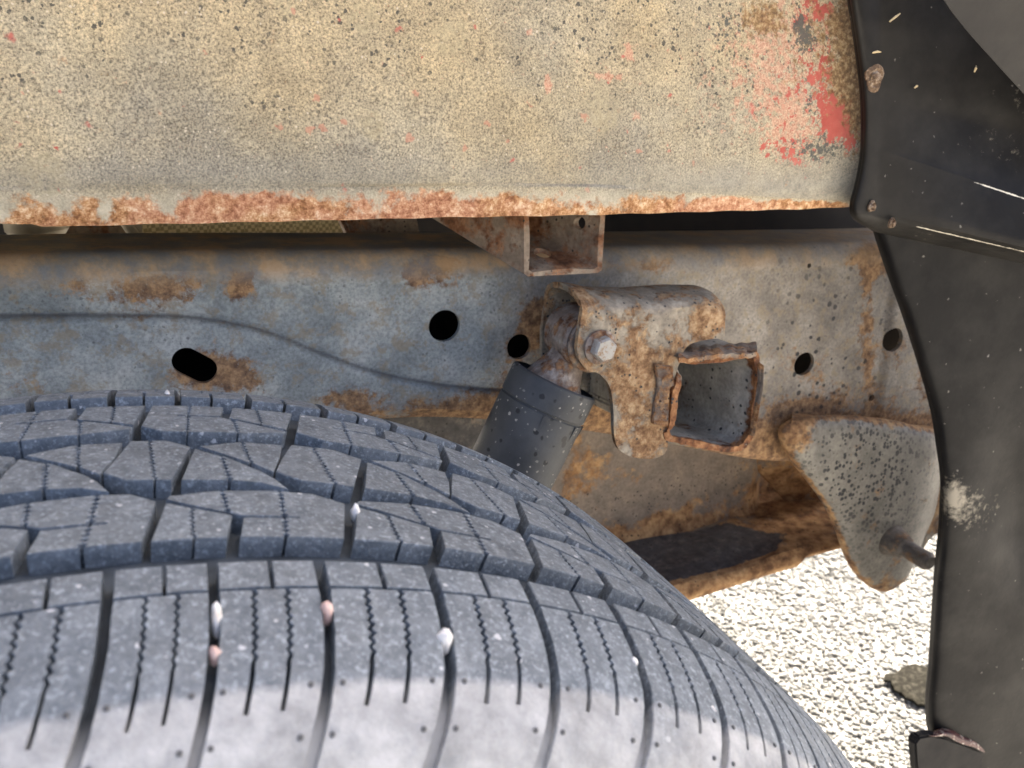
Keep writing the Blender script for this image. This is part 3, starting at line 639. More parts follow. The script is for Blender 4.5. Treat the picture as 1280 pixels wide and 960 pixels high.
# ================================================================== HANGER PLATE with stud
def hanger():
    HY = .235
    root = thing('hanger_plate', 'speckled grey hanger plate with threaded stud beside the black liner', 'hanger', (.70, .245, .02))
    out = [(977, 545), (986, 530), (1010, 523), (1060, 521), (1120, 527), (1175, 540), (1215, 548), (1215, 640), (1172, 672), (1156, 694), (1138, 718), (1122, 733), (1106, 740), (1088, 734), (1070, 716), (1058, 694), (1046, 660), (1030, 628), (1008, 598), (988, 572)]
    pts = smooth_loop([U(x, y, HY) for x, y in out], 4); n = len(pts)
    # fill as rings towards the centre so the face can be slightly domed
    c = U(1095, 610, HY); rings = [1, .985, .95, .88, .75, .6, .42, .22]; V = []
    for r in rings:
        for p in pts:
            q = c+(p-c)*r; e = 1-r
            dome = -.007*(1-math.exp(-e*16))-.004*e*(2-e)
            V.append((q[0], q[1]+dome+.012*max(0, (q[0]-.735)/.03)**1.0*(1 if q[0] > .735 else 0), q[2]))
    V.append((c[0], c[1]-.011, c[2])); Fc = []
    for k_ in range(len(rings)-1):
        for i in range(n): Fc.append((k_*n+i, k_*n+(i+1) % n, (k_+1)*n+(i+1) % n, (k_+1)*n+i))
    for i in range(n): Fc.append(((len(rings)-1)*n+i, (len(rings)-1)*n+(i+1) % n, len(V)-1))
    m0 = len(V)
    for p in pts:                       # skirt back to the rail / thickness
        V.append((p[0], p[1]+.005, p[2]))
    for i in range(n): Fc.append((i, m0+i, m0+(i+1) % n, (i+1) % n))
    Fc.append(tuple(range(m0, m0+n)))
    V = np.array(V); PX, PY = proj(V)
    rim = np.zeros(len(V)); rim[:n*2] = .75; rim[n*2:n*3] = .25; rim[m0:] = .75
    rust = rim+.9*gauss(PX, PY, 1000, 545, 26, 16)+.35*gauss(PX, PY, 1040, 535, 50, 10)+.5*gauss(PX, PY, 1105, 735, 40, 14)
    sp = np.clip(1.3*gauss(PX, PY, 1085, 592, 70, 58)+.25, 0, 1)
    mk('plate', V, Fc, M_HANG, root, attrs={'rust': rust, 'specks': sp}, angle=50)
    b = U(1116, 676, HY-.011); b = np.array(b)
    A = lambda s, r: (b+np.array([0, -s, 0]), r)
    seq = [A(-.004, .0165), A(.0, .0165), A(.003, .0150), A(.010, .0130), A(.016, .0112), A(.0185, .0080)]
    V, Fc = tube([p for p, _ in seq], [r for _, r in seq], 32); mk('boss', V, Fc, M_STUD, root)
    seq = []; s = .016; i = 0
    while s < .0435:
        seq.append(A(s, 0.0079 if i % 2 else .0089)); s += .0010; i += 1
    seq += [A(.0440, .0070), A(.0452, .0064)]
    V, Fc = tube([p for p, _ in seq], [r for _, r in seq], 24); mk('stud', V, Fc, M_STUD, root, angle=60)
    # rolled top flange where it meets the rail
    us = np.linspace(0, 1, 30); vs = np.linspace(0, 1, 8)
    V, Fc = grid(lambda u, v: U(990+235*u, 526+20*u-10*v, .2345+.026*v), us, vs); V, Fc = shell(V, Fc, (0, 0, -.003), 30, 8); V = np.array(V)
    mk('top_flange', V, Fc, M_HANG, root, attrs={'rust': np.full(len(V), .8), 'specks': np.zeros(len(V))})
M_STUD = rusty('stud_metal', [(.07, .058, .046), (.13, .108, .085), (.21, .175, .135)], .0, 60, None, None, 120, .6, .5, ((.07, .035, .018), (.16, .09, .045), (.28, .18, .10)))
hanger()

# ================================================================== RUSTED INNER PANEL (top of the picture)
def panel():
    PYY = .162
    ecurve = [(-160, 284), (-60, 279.5), (0, 279.5), (40, 279.5), (52, 283), (80, 283.5), (130, 281.5), (320, 277.5), (540, 272), (700, 269.5), (760, 268), (900, 264), (1000, 261.5), (1090, 257)]
    ccurve = [(-160, 238), (0, 236), (320, 234), (640, 232), (760, 234), (860, 240), (960, 246), (1062, 251), (1090, 252)]
    pxs = np.concatenate([np.linspace(-160, -40, 30), np.linspace(-36, 1090, 420)])
    E = np.array([U(x, interp(x, ecurve), .1635) for x in pxs]); C = np.array([U(x, interp(x, ccurve), PYY) for x in pxs])
    X = E[:, 0]; xl = np.arange(-.9, X[0]-.02, .05)
    vs_h = np.linspace(0, 1, 14); vs_u = np.concatenate([np.linspace(0, 1, 90)[1:], [1.3, 1.8, 2.6, 4., 6.2]])
    rows = []
    for a in vs_h:                         # hem, flaring out a little to its lower edge
        z = E[:, 2]*(1-a)+C[:, 2]*a; y = .1635+(PYY-.1635)*a
        rows.append((X, np.full_like(X, y), z+.00025*np.sin(X*160+3)*(1-a)))
    zt = .575
    for a in vs_u:
        z = C[:, 2]+(zt-C[:, 2])*a
        crease = np.exp(-(z-C[:, 2])/.006)*.0022
        y = PYY+.006*np.minimum(a, 1)**.8-.004*np.sin(np.minimum(a, 1)*math.pi)*1.0+crease*0-.0022*(1-np.exp(-(z-C[:, 2])/.004))
        y = y+.0009*np.sin(X*40+z*60)+.0012*np.sin(X*17-z*25+1)
        rows.append((X, y, z))
    nv = len(rows); G = np.array([np.stack(r, -1) for r in rows])            # nv x nu x 3
    left = np.repeat(G[:, :1], len(xl), 1).copy(); left[:, :, 0] = xl[None]; xr = np.arange(X[-1]+.02, 1.0, .05); right = np.repeat(G[:, -1:], len(xr), 1).copy(); right[:, :, 0] = xr[None]; G = np.concatenate([left, G, right], 1); nu = G.shape[1]
    V = G.reshape(-1, 3); Fc = [(j*nu+i, j*nu+i+1, (j+1)*nu+i+1, (j+1)*nu+i) for j in range(nv-1) for i in range(nu-1)]
    PX, PY = proj(V); hemv = np.repeat(np.arange(nv) < len(vs_h)-1, nu).astype(float); hz = np.repeat(np.concatenate([1-vs_h**3, np.zeros(nv-len(vs_h))]), nu)
    g = lambda *a: gauss(PX, PY, *a)
    at = {}
    at['warm'] = np.clip((200-PY)/200, 0, 1)*.7+.5*g(420, 110, 160, 60)-.15*g(560, 215, 400, 30)-.35*g(120, 215, 200, 30)
    at['pits'] = np.clip(.30+.35*np.clip((150-PY)/150, 0, 1)+.6*g(860, 10, 110, 70)+.3*g(940, 110, 60, 60)+.25*np.clip((160-PX)/200, 0, 1)-.5*np.clip((PY-180)/40, 0, 1), 0, 1)
    at['pink'] = np.clip(.42*g(985, 95, 72, 72)+.24*g(925, 90, 70, 80)+.45*g(990, 165, 40, 40)+.35*g(1000, 20, 70, 40)+.12*g(700, 80, 120, 60), 0, .8)+.9*g(786, 64, 6, 13)+.9*g(760, 96, 15, 5)+.9*g(685, 106, 6, 11)+.7*g(662, 40, 6, 6)+.6*g(793, 145, 8, 7)
    at['red'] = np.clip(1.15*g(1046, 150, 18, 24)+.50*g(1030, 92, 20, 42)+.62*g(1022, 12, 34, 22)+.6*g(1064, 178, 9, 16)+.22*g(985, 190, 12, 10)+.25*g(962, 178, 10, 8)+.2*g(1005, 200, 14, 8)+.28*g(985, 190, 50, 22)+.22*g(985, 120, 46, 60)+.08*g(985, 120, 200, 120), 0, 1.3)
    at['chips'] = np.clip(.62*g(1024, 186, 34, 20)+.62*g(1003, 30, 14, 26)+.50*g(1008, 55, 16, 20)+.60*g(1012, 130, 10, 16)+.40*g(905, 30, 34, 40)+.42*g(1030, 48, 10, 8), 0, 1)
    at['brown'] = np.clip(.25*g(1010, 80, 60, 90)+.9*g(1073, 70, 22, 80)+.75*g(1070, 130, 10, 50)+.85*g(952, 24, 30, 22)+.5*g(1050, 30, 30, 40)+.75*g(1056, 105, 22, 24), 0, 1.1)
    at['clean'] = np.clip((PY-195)/35, 0, 1)*(1-hemv)*(.55+.45*np.clip((PX-700)/200, 0, 1))
    eb = np.interp(PX, [p[0] for p in ecurve], [p[1] for p in ecurve]); low = np.clip((PY-eb+24)/20, 0, 1)
    hem = .93+.12*low+.14*np.sin(PX*.021+1)+.10*np.sin(PX*.05)-.8*g(5, 255, 38, 40)-.6*g(70, 248, 26, 14)-.75*g(207, 250, 12, 16)-.5*g(132, 260, 12, 18)-.3*g(400, 245, 40, 14)-.50*np.clip((PX-540)/150, 0, 1)*(1-.72*low)-.08*np.clip((PX-700)/150, 0, 1)+.3*g(830, 245, 30, 20)+.35*g(915, 250, 36, 12)+.3*g(1000, 252, 40, 8)
    at['hem'] = np.clip(hem, 0, 1.1)*hz; at['hemzone'] = hz
    V2, F2 = shell(V, Fc, (0, .003, .0012), nu, nv)
    at = {k_: np.concatenate([a, a]) for k_, a in at.items()}
    o = mk('inner_panel', V2, F2, M_PANEL, None, attrs=at, angle=40)
    tag(o, 'weathered tan undercoated body panel with red paint patch and rusted lower hem', 'body panel')
panel()

# ================================================================== BODY FLOOR above and things glimpsed over the rail
def underbody():
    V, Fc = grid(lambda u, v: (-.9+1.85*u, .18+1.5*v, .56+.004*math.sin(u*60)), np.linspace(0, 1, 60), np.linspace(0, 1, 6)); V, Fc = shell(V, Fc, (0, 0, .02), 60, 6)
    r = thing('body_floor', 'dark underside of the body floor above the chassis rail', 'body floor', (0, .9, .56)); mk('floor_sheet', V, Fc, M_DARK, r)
    V, Fc = grid(lambda u, v: (.40+.72*u, .46+.01*math.sin(u*9), .32+.235*v), np.linspace(0, 1, 30), np.linspace(0, 1, 6)); V, Fc = shell(V, Fc, (0, .01, 0), 30, 6); mk('gap_backing', V, Fc, M_DARK, r)  # dark board added to blacken the bright gap over the rail
    # dark mass added to blacken the gaps over the rail, rounded and ribbed
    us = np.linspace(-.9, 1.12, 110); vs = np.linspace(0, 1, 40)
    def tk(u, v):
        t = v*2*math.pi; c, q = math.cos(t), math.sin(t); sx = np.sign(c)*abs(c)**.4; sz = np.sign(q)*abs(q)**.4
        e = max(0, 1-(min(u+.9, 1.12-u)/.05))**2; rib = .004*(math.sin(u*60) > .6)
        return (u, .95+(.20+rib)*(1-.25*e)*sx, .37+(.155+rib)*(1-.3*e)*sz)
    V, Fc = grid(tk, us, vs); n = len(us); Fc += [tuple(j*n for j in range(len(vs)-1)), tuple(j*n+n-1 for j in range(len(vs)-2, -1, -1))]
    tag(mk('dark_backdrop', V, Fc, M_DARK), 'dark ribbed mass added behind the chassis rail to blacken the gaps', 'backdrop')
    p = [U(855, 240, .5), U(950, 240, .5), U(950, 330, .5), U(862, 330, .5)]
    bm = plate(p, .04, .003); tag(bm_obj('mount_post', bm, M_POST, None), 'dark upright post glimpsed in the gap over the rail', 'post')
k = NT('post_metal'); M_POST = k.done(k.ramp(k.noise(30, 5), [(.3, (.03, .022, .018)), (.7, (.06, .045, .035))]), .8)
underbody()
def glimpses():
    r = thing('mesh_shield', 'tan woven mesh heat shield glimpsed between panel hem and rail', 'heat shield', tuple(U(300, 300, .42)))
    V, Fc = grid(lambda u, v: U(178+250*u, 262+50*v, .42+.05*u+.006*math.sin(v*3)), np.linspace(0, 1, 30), np.linspace(0, 1, 8)); V, Fc = shell(V, Fc, (0, .003, 0), 30, 8); mk('mesh', V, Fc, M_MESH, r)
    V, Fc = grid(lambda u, v: U(166+12*u, 262+50*v, .416), np.linspace(0, 1, 4), np.linspace(0, 1, 4)); V, Fc = shell(V, Fc, (0, .006, 0), 4, 4); mk('edge_strip', V, Fc, M_PIPE, r)
    c = U(42, 262, .40); V, Fc = tube([c+np.array([0, 0, .05]), c+np.array([0, 0, -.014]), c+np.array([0, 0, -.018]), c+np.array([0, 0, -.019])], [.021, .021, .018, .010], 32)
    tag(mk('pipe_flange', V, Fc, M_PIPE), 'short tan pipe end hanging over the rail at far left', 'pipe')
    a, b = U(146, 262, .38), U(172, 300, .37); V, Fc = tube([a, b], [.004, .004], 12); tag(mk('brace_rod', V, Fc, M_PIPE), 'thin pale rod slanting down beside the mesh shield', 'rod')
    bm = plate([U(420, 262, .36), U(520, 262, .36), U(528, 305, .36), U(440, 305, .36)], .02, .003); o = bm_obj('cab_bracket', bm, M_TUBE); tag(o, 'rust-brown bracket glimpsed over the rail left of the tube stub', 'bracket')
    bm = plate([U(75, 258, .46), U(168, 258, .46), U(168, 310, .46), U(75, 310, .46)], .02, .003); o = bm_obj('tank_strap', bm, M_TUBE); tag(o, 'brown strap glimpsed over the rail beside the short pipe end', 'strap')
glimpses()

# ================================================================== BLACK LINERS on the right
def liners():
    root = thing('wheel_arch_liner', 'black plastic wheel arch liner with dusty scuffs right of the tyre', 'wheel arch liner', (.66, .12, -.1))
    def Yof(px, y0, k_=1): return y0-.055*np.clip((px-1060)/220, 0, 3)**1.15*k_
    # lower sheet
    le = [(255, 1086), (285, 1092), (330, 1106), (400, 1131), (460, 1150), (520, 1166), (560, 1172), (600, 1177), (640, 1176), (720, 1169), (830, 1162), (890, 1158), (912, 1160), (930, 1166), (1010, 1170)]
    us = np.linspace(0, 1, 46); vs = np.linspace(255, 1005, 110)
    def low(u, v):
        x0 = float(spline(v, le)); px = x0+(1440-x0)*u**1.25
        roll = .010*math.exp(-(px-x0)/5.); Y = .150+roll-.045*np.clip((px-1100)/260, 0, 2)
        Y += .014*math.exp(-((v-600-(px-1180)*.55)/70)**2)*np.clip((px-1180)/90, 0, 1)-.008*math.exp(-((px-1215)/40)**2-((v-620)/90)**2)
        return U(px, v, Y)
    V, Fc = grid(low, us, vs); V, Fc = shell(V, Fc, (.0015, .003, 0), len(us), len(vs)); V = np.array(V); PX, PY = proj(V)
    dust = .62*gauss(PX, PY, 1190, 616, 13, 26)+.42*gauss(PX, PY, 1204, 634, 24, 24)+.15*gauss(PX, PY, 1225, 645, 46, 34)+.12*gauss(PX, PY, 1255, 600, 40, 60)
    sc = .48*np.exp(-((PY-590-(PX-1240)*.62)/2.2)**2)*((PX > 1238) & (PX < 1268))
    mk('liner_sheet', V, Fc, M_LINER, root, attrs={'scuff': sc, 'dust': dust}, angle=50)
    # upper flap lapped over it, with two creased ribs
    le = [(-160, 1040), (-60, 1053), (0, 1062), (60, 1071), (110, 1077), (160, 1079), (200, 1077), (235, 1070), (255, 1065), (266, 1065), (276, 1071), (283, 1082), (288, 1094)]
    us = np.linspace(0, 1, 70); vs = np.concatenate([np.linspace(-160, 174, 50), np.linspace(175, 194, 26), np.linspace(197, 258, 14), np.linspace(260, 288, 36)])
    def flap(u, v):
        x0 = float(spline(v, le)); px = x0+(1440-x0)*u**1.3
        sl = float(interp(v, [(-200, 0), (20, .02), (184, .33), (290, .21)]))*np.clip(px-1085, 0, 400)         # rows sweep down to the right
        py = v+sl
        Y = .138-.055*np.clip((px-1100)/260, 0, 2)+.006*math.exp(-(px-x0)/4.)
        q = v-182                                                # first crease
        right = np.clip((px-1085)/150, 0, 1); right = right*right*(3-2*right)
        Y += right*(.012*np.clip(-q/60, 0, 1)**.8-.008*np.clip(q/70, 0, 1)*(1-np.clip((v-262)/14, 0, 1)))
        Y += .012*np.clip((v-268)/20, 0, 1)**1.5
        return U(px, py, Y)
    V, Fc = grid(flap, us, vs); n0 = len(V); uu = np.array([u for v in vs for u in us]); vv = np.array([v for v in vs for u in us])
    PX0, PY0 = proj(np.array(V)); sc = .66*np.exp(-((vv-184)/2.2)**2)*np.clip((PX0-1208)/12, 0, 1)+.66*np.exp(-((vv-269)/1.8)**2)*np.clip((PX0-1135)/12, 0, 1)  # pale crease streaks: scraped edges plus their highlights put into the colour
    du = .22*gauss(PX0, PY0, 1250, 180, 70, 40)+.25*gauss(PX0, PY0, 1280, 110, 30, 50)+.25*gauss(PX0, PY0, 1150, 296, 60, 10)
    V, Fc = shell(V, Fc, (.001, .0032, 0), len(us), len(vs))
    mk('liner_flap', V, Fc, M_FLAP, root, attrs={'scuff': np.concatenate([sc, sc]), 'dust': np.concatenate([du, du])}, angle=50)
    # push-pin clips
    def clip(px, py, s, Y):
        c = U(px, py, Y); V = []; n = 18; rr = [(.0066, .001), (.0070, -.0005), (.0050, -.0016), (.0040, -.0008), (.0034, -.0006), (.0026, -.0026), (.001, -.0030)]
        for r, yy in rr:
            for i in range(n):
                t = 2*math.pi*i/n; w = 1+.12*math.sin(3*t+px)+.07*math.sin(5*t)
                V.append((c[0]+s*r*w*math.cos(t)*.85, c[1]+yy, c[2]+s*r*w*math.sin(t)))
        Fc = [(k_*n+i, k_*n+(i+1) % n, (k_+1)*n+(i+1) % n, (k_+1)*n+i) for k_ in range(len(rr)-1) for i in range(n)]+[tuple(range((len(rr)-1)*n, len(rr)*n))]
        mk('push_clip', V, Fc, M_CLIP, root)
    clip(1093, 97, 1.25, .1385); clip(1090, 258, .55, .137); clip(1115, 279, .5, .131)
    # bits of dry straw stuck to it
    for (a, b, c_, d, Yq) in ((1112, 27, 1125, 17, .1335), (1218, 90, 1220, 82, .121), (1090, 66, 1101, 65, .1385), (1143, 110, 1147, 107, .131)):
        V, Fc = tube([U(a, b, Yq), U((a+c_)/2+1, (b+d)/2-1, Yq-.001), U(c_, d, Yq)], [.0005, .0008, .0004], 8); mk('dry_straw', V, Fc, M_STRAW, root)
    # grey arch lip nearest the camera
    cur = [(1120, -120), (1150, -55), (1180, 0), (1205, 34), (1235, 68), (1262, 98), (1300, 140), (1350, 205), (1420, 320)]
    us = np.linspace(0, 1, 40); vs = np.linspace(0, 1, 14)
    def lip(u, v):
        i = u*(len(cur)-1); px = spline(i, [(q, c_[0]) for q, c_ in enumerate(cur)]); py = spline(i, [(q, c_[1]) for q, c_ in enumerate(cur)])
        a = U(float(px), float(py), .078); return a+np.array([.10*v, -.10*v+.01*math.sin(v*3.1), .045*v+.008*(1-math.exp(-v*9))])
    V, Fc = grid(lip, us, vs); V, Fc = shell(V, Fc, (.002, .003, .001), 40, 14); n = len(V)
    o = mk('arch_lip', V, Fc, M_LIP, None, attrs={'scuff': np.zeros(n), 'dust': np.zeros(n)}); tag(o, 'smooth grey plastic arch edge in the top right corner', 'arch trim')
    # bottom end cap with dark red painted edge
    root = thing('sill_end', 'dark grey plastic end piece with chipped dark red edge below the liner', 'sill trim', tuple(U(1230, 1000, .13)))
    out = [(1144, 930), (1150, 922), (1165, 919), (1184, 923), (1230, 940), (1290, 964), (1340, 985), (1340, 1080), (1160, 1080), (1152, 1000), (1146, 960)]
    bm = plate([U(x, y, .128) for x, y in out], .010, .0018); bm_obj('end_piece', bm, M_EDGE, root)
    us = np.linspace(0, 1, 50); vs = np.linspace(0, 1, 8)
    def red(u, v):
        px = 1163+180*u; py = 918+2+max(0, px-1180)*.40-15*math.sin(min(1, (px-1160)/40)*1.57)*(1-v)+3*math.sin(px*.2)*.3
        return U(px, py, .1275+.012*(1-v)-.004*math.sin(v*3.1))
    V, Fc = grid(red, us, vs); V, Fc = shell(V, Fc, (0, .003, -.001), 50, 8); mk('red_edge', V, Fc, M_RED, root)
k = NT('dirty_clip'); M_CLIP = k.done(k.ramp(k.noise(260, 6, .75), [(.32, (.03, .022, .016)), (.5, (.16, .095, .05)), (.62, (.42, .33, .24)), (.75, (.7, .66, .58))]), .6, k.bump(k.noise(400, 5), .8, .002))
k = NT('straw'); M_STRAW = k.done((.66, .52, .30), .8)
liners()

# ================================================================== TYRE
R0 = .395; YC = -.008; PITCHMM = 31.0
prof = [(0, 0), (.030, .0003), (.060, .0009), (.072, .0014), (.0845, .0033), (.098, .0066), (.1145, .0124), (.126, .0200), (.1345, .031), (.1395, .046), (.1410, .066), (.1385, .090), (.130, .115), (.118, .138), (.110, .148)]
pa = np.array(prof); seg = np.hypot(np.diff(pa[:, 0]), np.diff(pa[:, 1])); s_ = np.concatenate([[0], np.cumsum(seg)])
aa = np.linspace(0, s_[-1], 600); PW = spline(aa, np.stack([s_, pa[:, 0]], 1)); PD = spline(aa, np.stack([s_, pa[:, 1]], 1))
NW = np.gradient(PD, aa); NR = np.gradient(PW, aa); nn = np.hypot(NW, NR); NW /= nn; NR /= nn        # outward normal (w, r)
def a_of_y(y):               # signed arc length across the tread from the crown, y in metres
    w = y-YC; k_ = np.argmax(PW); return np.sign(w)*np.interp(abs(w), PW[:k_+1], aa[:k_+1])
AD = abs(a_of_y(-.1224))
def depth(a):
    a = np.abs(a); return np.interp(a, [0, AD-.015, AD-.002, AD+.010, AD+.026, AD+.05], [.0068, .0068, .0056, .0030, .0010, .0005])
TK = [(-1, 2.4), (0, 6.69), (1, 10.41), (2, 14.71), (3, 19.76), (4, 24.82), (5, 30.21), (6, 35.46), (7, 40.32), (8, 43.93), (9, 48.37)]
NP = 80
TT = [t for t, _ in TK]+[9+i for i in range(1, NP-9)]; PHI = [p for _, p in TK]+[48.37+(362.4-48.37)/(NP-10)*i for i in range(1, NP-9)]
def phi_of_t(t):
    t = np.asarray(t, float); k_ = np.floor((t+1)/NP); tt = t-k_*NP; return np.radians(np.interp(tt, TT, PHI)+360*k_)
def tyre_pt(t, a, h):        # pitch coordinate, signed arc, height along the normal -> world
    a = np.asarray(a); A = np.abs(a); w = np.interp(A, aa, PW); d = np.interp(A, aa, PD); nw = np.interp(A, aa, NW); nr = np.interp(A, aa, NR)
    sg = np.where(a < 0, -1., 1.); y = YC+sg*(w+nw*h); r = R0-d+nr*h; ph = phi_of_t(t)
    return np.stack([r*np.sin(ph), y, r*np.cos(ph)], -1)
# ---- pattern pieces in flat coordinates: X = t * PITCHMM, Y = arc (mm)
def mm(y): return float(a_of_y(y/1000.)*1000)
def zz(x0, y0, x1, y1, off=0, per=2.9, amp=.78):
    n = max(2, int(round(abs(y1-y0)/per*2))); out = []
    for i in range(n+1):
        s = i/n; d = amp*(1 if i % 2 else -1) if 0 < i < n else 0
        out.append((x0+(x1-x0)*s+d+off, y0+(y1-y0)*s))
    return out
G = .55                                        # half sipe gap, mm
UX = 2*PITCHMM
def uv(lst): return [((.53+2*u)*PITCHMM, y) for u, y in lst]
def row4():
    p = lambda u, y: ((.53+2*u)*PITCHMM, y); X = lambda u: (.53+2*u)*PITCHMM
    b1 = [[p(.028, -43.6)]+[p(.168, -47.6)][:0]+zz(X(.168), -47.6, X(.158), -67.3, -G)+[p(-.062, -67.3)],
          [p(.372, -53.2), p(.325, -67.3)]+zz(X(.158), -67.3, X(.168), -47.6, G)]
    s1t, s1b, s2t, s2m, s2b = (.345, -35.5), (.352, -50.9), (.66, -35.0), (.638, -53.8), (.612, -67.3)
    b2 = [[p(.03, -41.0), p(.055, -38.6)]+zz(X(s1t[0]), s1t[1], X(s1b[0]), s1b[1], -G),
          zz(X(s2t[0]), s2t[1], X(s2m[0]), s2m[1], -G)+[p(.42, -53.3)]+zz(X(s1b[0]), s1b[1], X(s1t[0]), s1t[1], G),
          zz(X(s2m[0]), -54.9, X(s2b[0]), s2b[1], -G)+[p(.388, -67.3), p(.425, -54.9)],
          [p(.715, -54.9), p(.72, -54.4), p(.715, -53.9)]+zz(X(s2m[0]), -53.8, X(s2t[0]), s2t[1], G)+[p(.83, -35.8), p(.972, -42.0), p(.888, -67.3)]+zz(X(s2b[0]), s2b[1], X(s2m[0]), -54.9, G)]
    return [b1, b2]
def row3():
    p = lambda u, y: ((.53+2*u)*PITCHMM, y); X = lambda u: (.53+2*u)*PITCHMM
    w = [[p(-.17, 10)]+zz(X(-.05), 9.7, X(-.03), -25.8, -G)+[p(-.2, -24.8), p(-.32, -18)],
         [p(.07, 9.3), p(.215, 3), p(.07, -26.4)]+zz(X(-.03), -25.8, X(-.05), 9.7, G)]
    P_ = [[p(.24, .9)]+zz(X(.385), -5.6, X(.40), -26.9, -G)+[p(.13, -26.5)],
          [p(.585, -18.4), p(.655, -24.5), p(.715, -33.4), p(.57, -28.4)]+zz(X(.40), -26.9, X(.385), -5.6, G)]
    Q = [[p(.27, 3.6)]+zz(X(.53), 9.0, X(.545), -11.2, -G),
         [p(.775, 8.5), p(.735, -5), p(.663, -19.0), p(.60, -14.6)]+zz(X(.545), -11.2, X(.53), 9.0, G)]
    return [w, P_, Q]
SL = [(-81, 0), (-93, -.01), (-108, -.04), (-120, -.10), (-127.5, -.165), (-134, -.25)]     # sweep of the shoulder grooves
def sweep(a):                                   # a in mm (negative side)
    pts = sorted([(mm(y), d) for y, d in SL]+[(-(AD*1000+45), -.62)]); return interp(a, pts)
def row5(k_):
    hw = .052; out = []
    t0 = k_; y1, y2 = mm(-81), mm(-92.2)
    for a, b in ((hw, .505), (.545, 1-hw)):
        out.append([[((t0+a)*PITCHMM, y1), ((t0+b)*PITCHMM, y1), ((t0+b+sweep(y2))*PITCHMM, y2), ((t0+a+sweep(y2))*PITCHMM, y2)]])
    ys = [mm(-93.2), mm(-100), mm(-108), mm(-115), mm(-120), mm(-124), mm(-128), mm(-131), mm(-134), -(AD*1000+24), -(AD*1000+34), -(AD*1000+45)]
    wd = lambda y: hw+.012*max(0, min(1, (-y-AD*1000)/30))
    L = [((t0+wd(y)+sweep(y))*PITCHMM, y) for y in ys]; Rr = [((t0+1-wd(y)+sweep(y))*PITCHMM, y) for y in ys]
    def slit(tc):
        ya, yb, yc = mm(-93.2), mm(-116.5), mm(-128.6); n = 17; l = []; r = []
        for i in range(n):
            s = i/(n-1); y = ya+(yb-ya)*s; d = (.62 if i % 2 else -.62) if 0 < i < n-1 else 0
            x = (t0+tc+sweep(y))*PITCHMM+d; l.append((x-G, y)); r.append((x+G, y))
        for y in np.linspace(yb, yc, 5)[1:]:
            x = (t0+tc+sweep(y))*PITCHMM; l.append((x-.62, y)); r.append((x+.62, y))
        return l+r[::-1]
    out.append([L[:1]+slit(.345)+slit(.645)+Rr+L[:0:-1]])
    return out
def spin(blocks, tsum):                         # 180-degree twin on the other half of the tread
    return [[[(tsum*PITCHMM-x, -mirror(y)) for x, y in poly] for poly in b] for b in blocks]
def mirror(y): return y
def flat_mesh(polys, cuts):
    """flat polygons -> prisms with a softened top edge; z: 0 top, -1 bottom flag"""
    VV = []; FF = []
    for poly in polys:
        bm = bmesh.new(); ar = sum(p[0]*q[1]-q[0]*p[1] for p, q in zip(poly, poly[1:]+poly[:1]))
        pl = poly if ar > 0 else poly[::-1]
        f = bm.faces.new([bm.verts.new((x, y, 0)) for x, y in pl])
        f.normal_update(); xs = [p[0] for p in pl]; ys = [p[1] for p in pl]
        bmesh.ops.triangulate(bm, faces=bm.faces, quad_method='BEAUTY', ngon_method='EAR_CLIP')
        st = cuts; yv = math.floor(min(ys)/st)*st+st
        while yv < max(ys)-.3:
            if yv-min(ys) > .6: bmesh.ops.bisect_plane(bm, geom=bm.verts[:]+bm.edges[:]+bm.faces[:], plane_co=(0, yv, 0), plane_no=(0, 1, 0), dist=.02)
            yv += st
        xv = math.floor(min(xs)/10)*10+10
        while xv < max(xs)-.5:
            bmesh.ops.bisect_plane(bm, geom=bm.verts[:]+bm.edges[:]+bm.faces[:], plane_co=(xv, 0, 0), plane_no=(1, 0, 0), dist=.02); xv += 10
        bound = [e for e in bm.edges if len(e.link_faces) == 1]
        r = bmesh.ops.extrude_edge_only(bm, edges=bound); nv = [g_ for g_ in r['geom'] if isinstance(g_, bmesh.types.BMVert)]
        # soft shoulder: the first ring drops .35 mm and moves out .3 mm is approximated by insetting the top
        for v in nv: v.co.z = -.38
        low = [e for e in bm.edges if len(e.link_faces) == 1]
        r = bmesh.ops.extrude_edge_only(bm, edges=low)
        for g_ in r['geom']:
            if isinstance(g_, bmesh.types.BMVert): g_.co.z = -9
        # pull the top boundary inwards
        bs = set(); nrm = {}
        for e in bound:
            for v in e.verts: bs.add(v)
        cen = {}
        for v in bs:
            d = Vector((0, 0, 0))
            for fc in v.link_faces:
                if abs(fc.calc_center_median().z) < .05: d += (fc.calc_center_median()-v.co).normalized()*fc.calc_area()**.5
            if d.length > 1e-6: cen[v] = d.normalized()*.26
        for v, d in cen.items(): v.co += Vector((d.x, d.y, 0))
        bmesh.ops.triangulate(bm, faces=[f_ for f_ in bm.faces if len(f_.verts) > 4])
        bmesh.ops.recalc_face_normals(bm, faces=bm.faces); bm.verts.index_update(); o = len(VV)
        VV += [tuple(v.co) for v in bm.verts]; FF += [[q.index+o for q in f_.verts] for f_ in bm.faces]; bm.free()
    return np.array(VV), FF
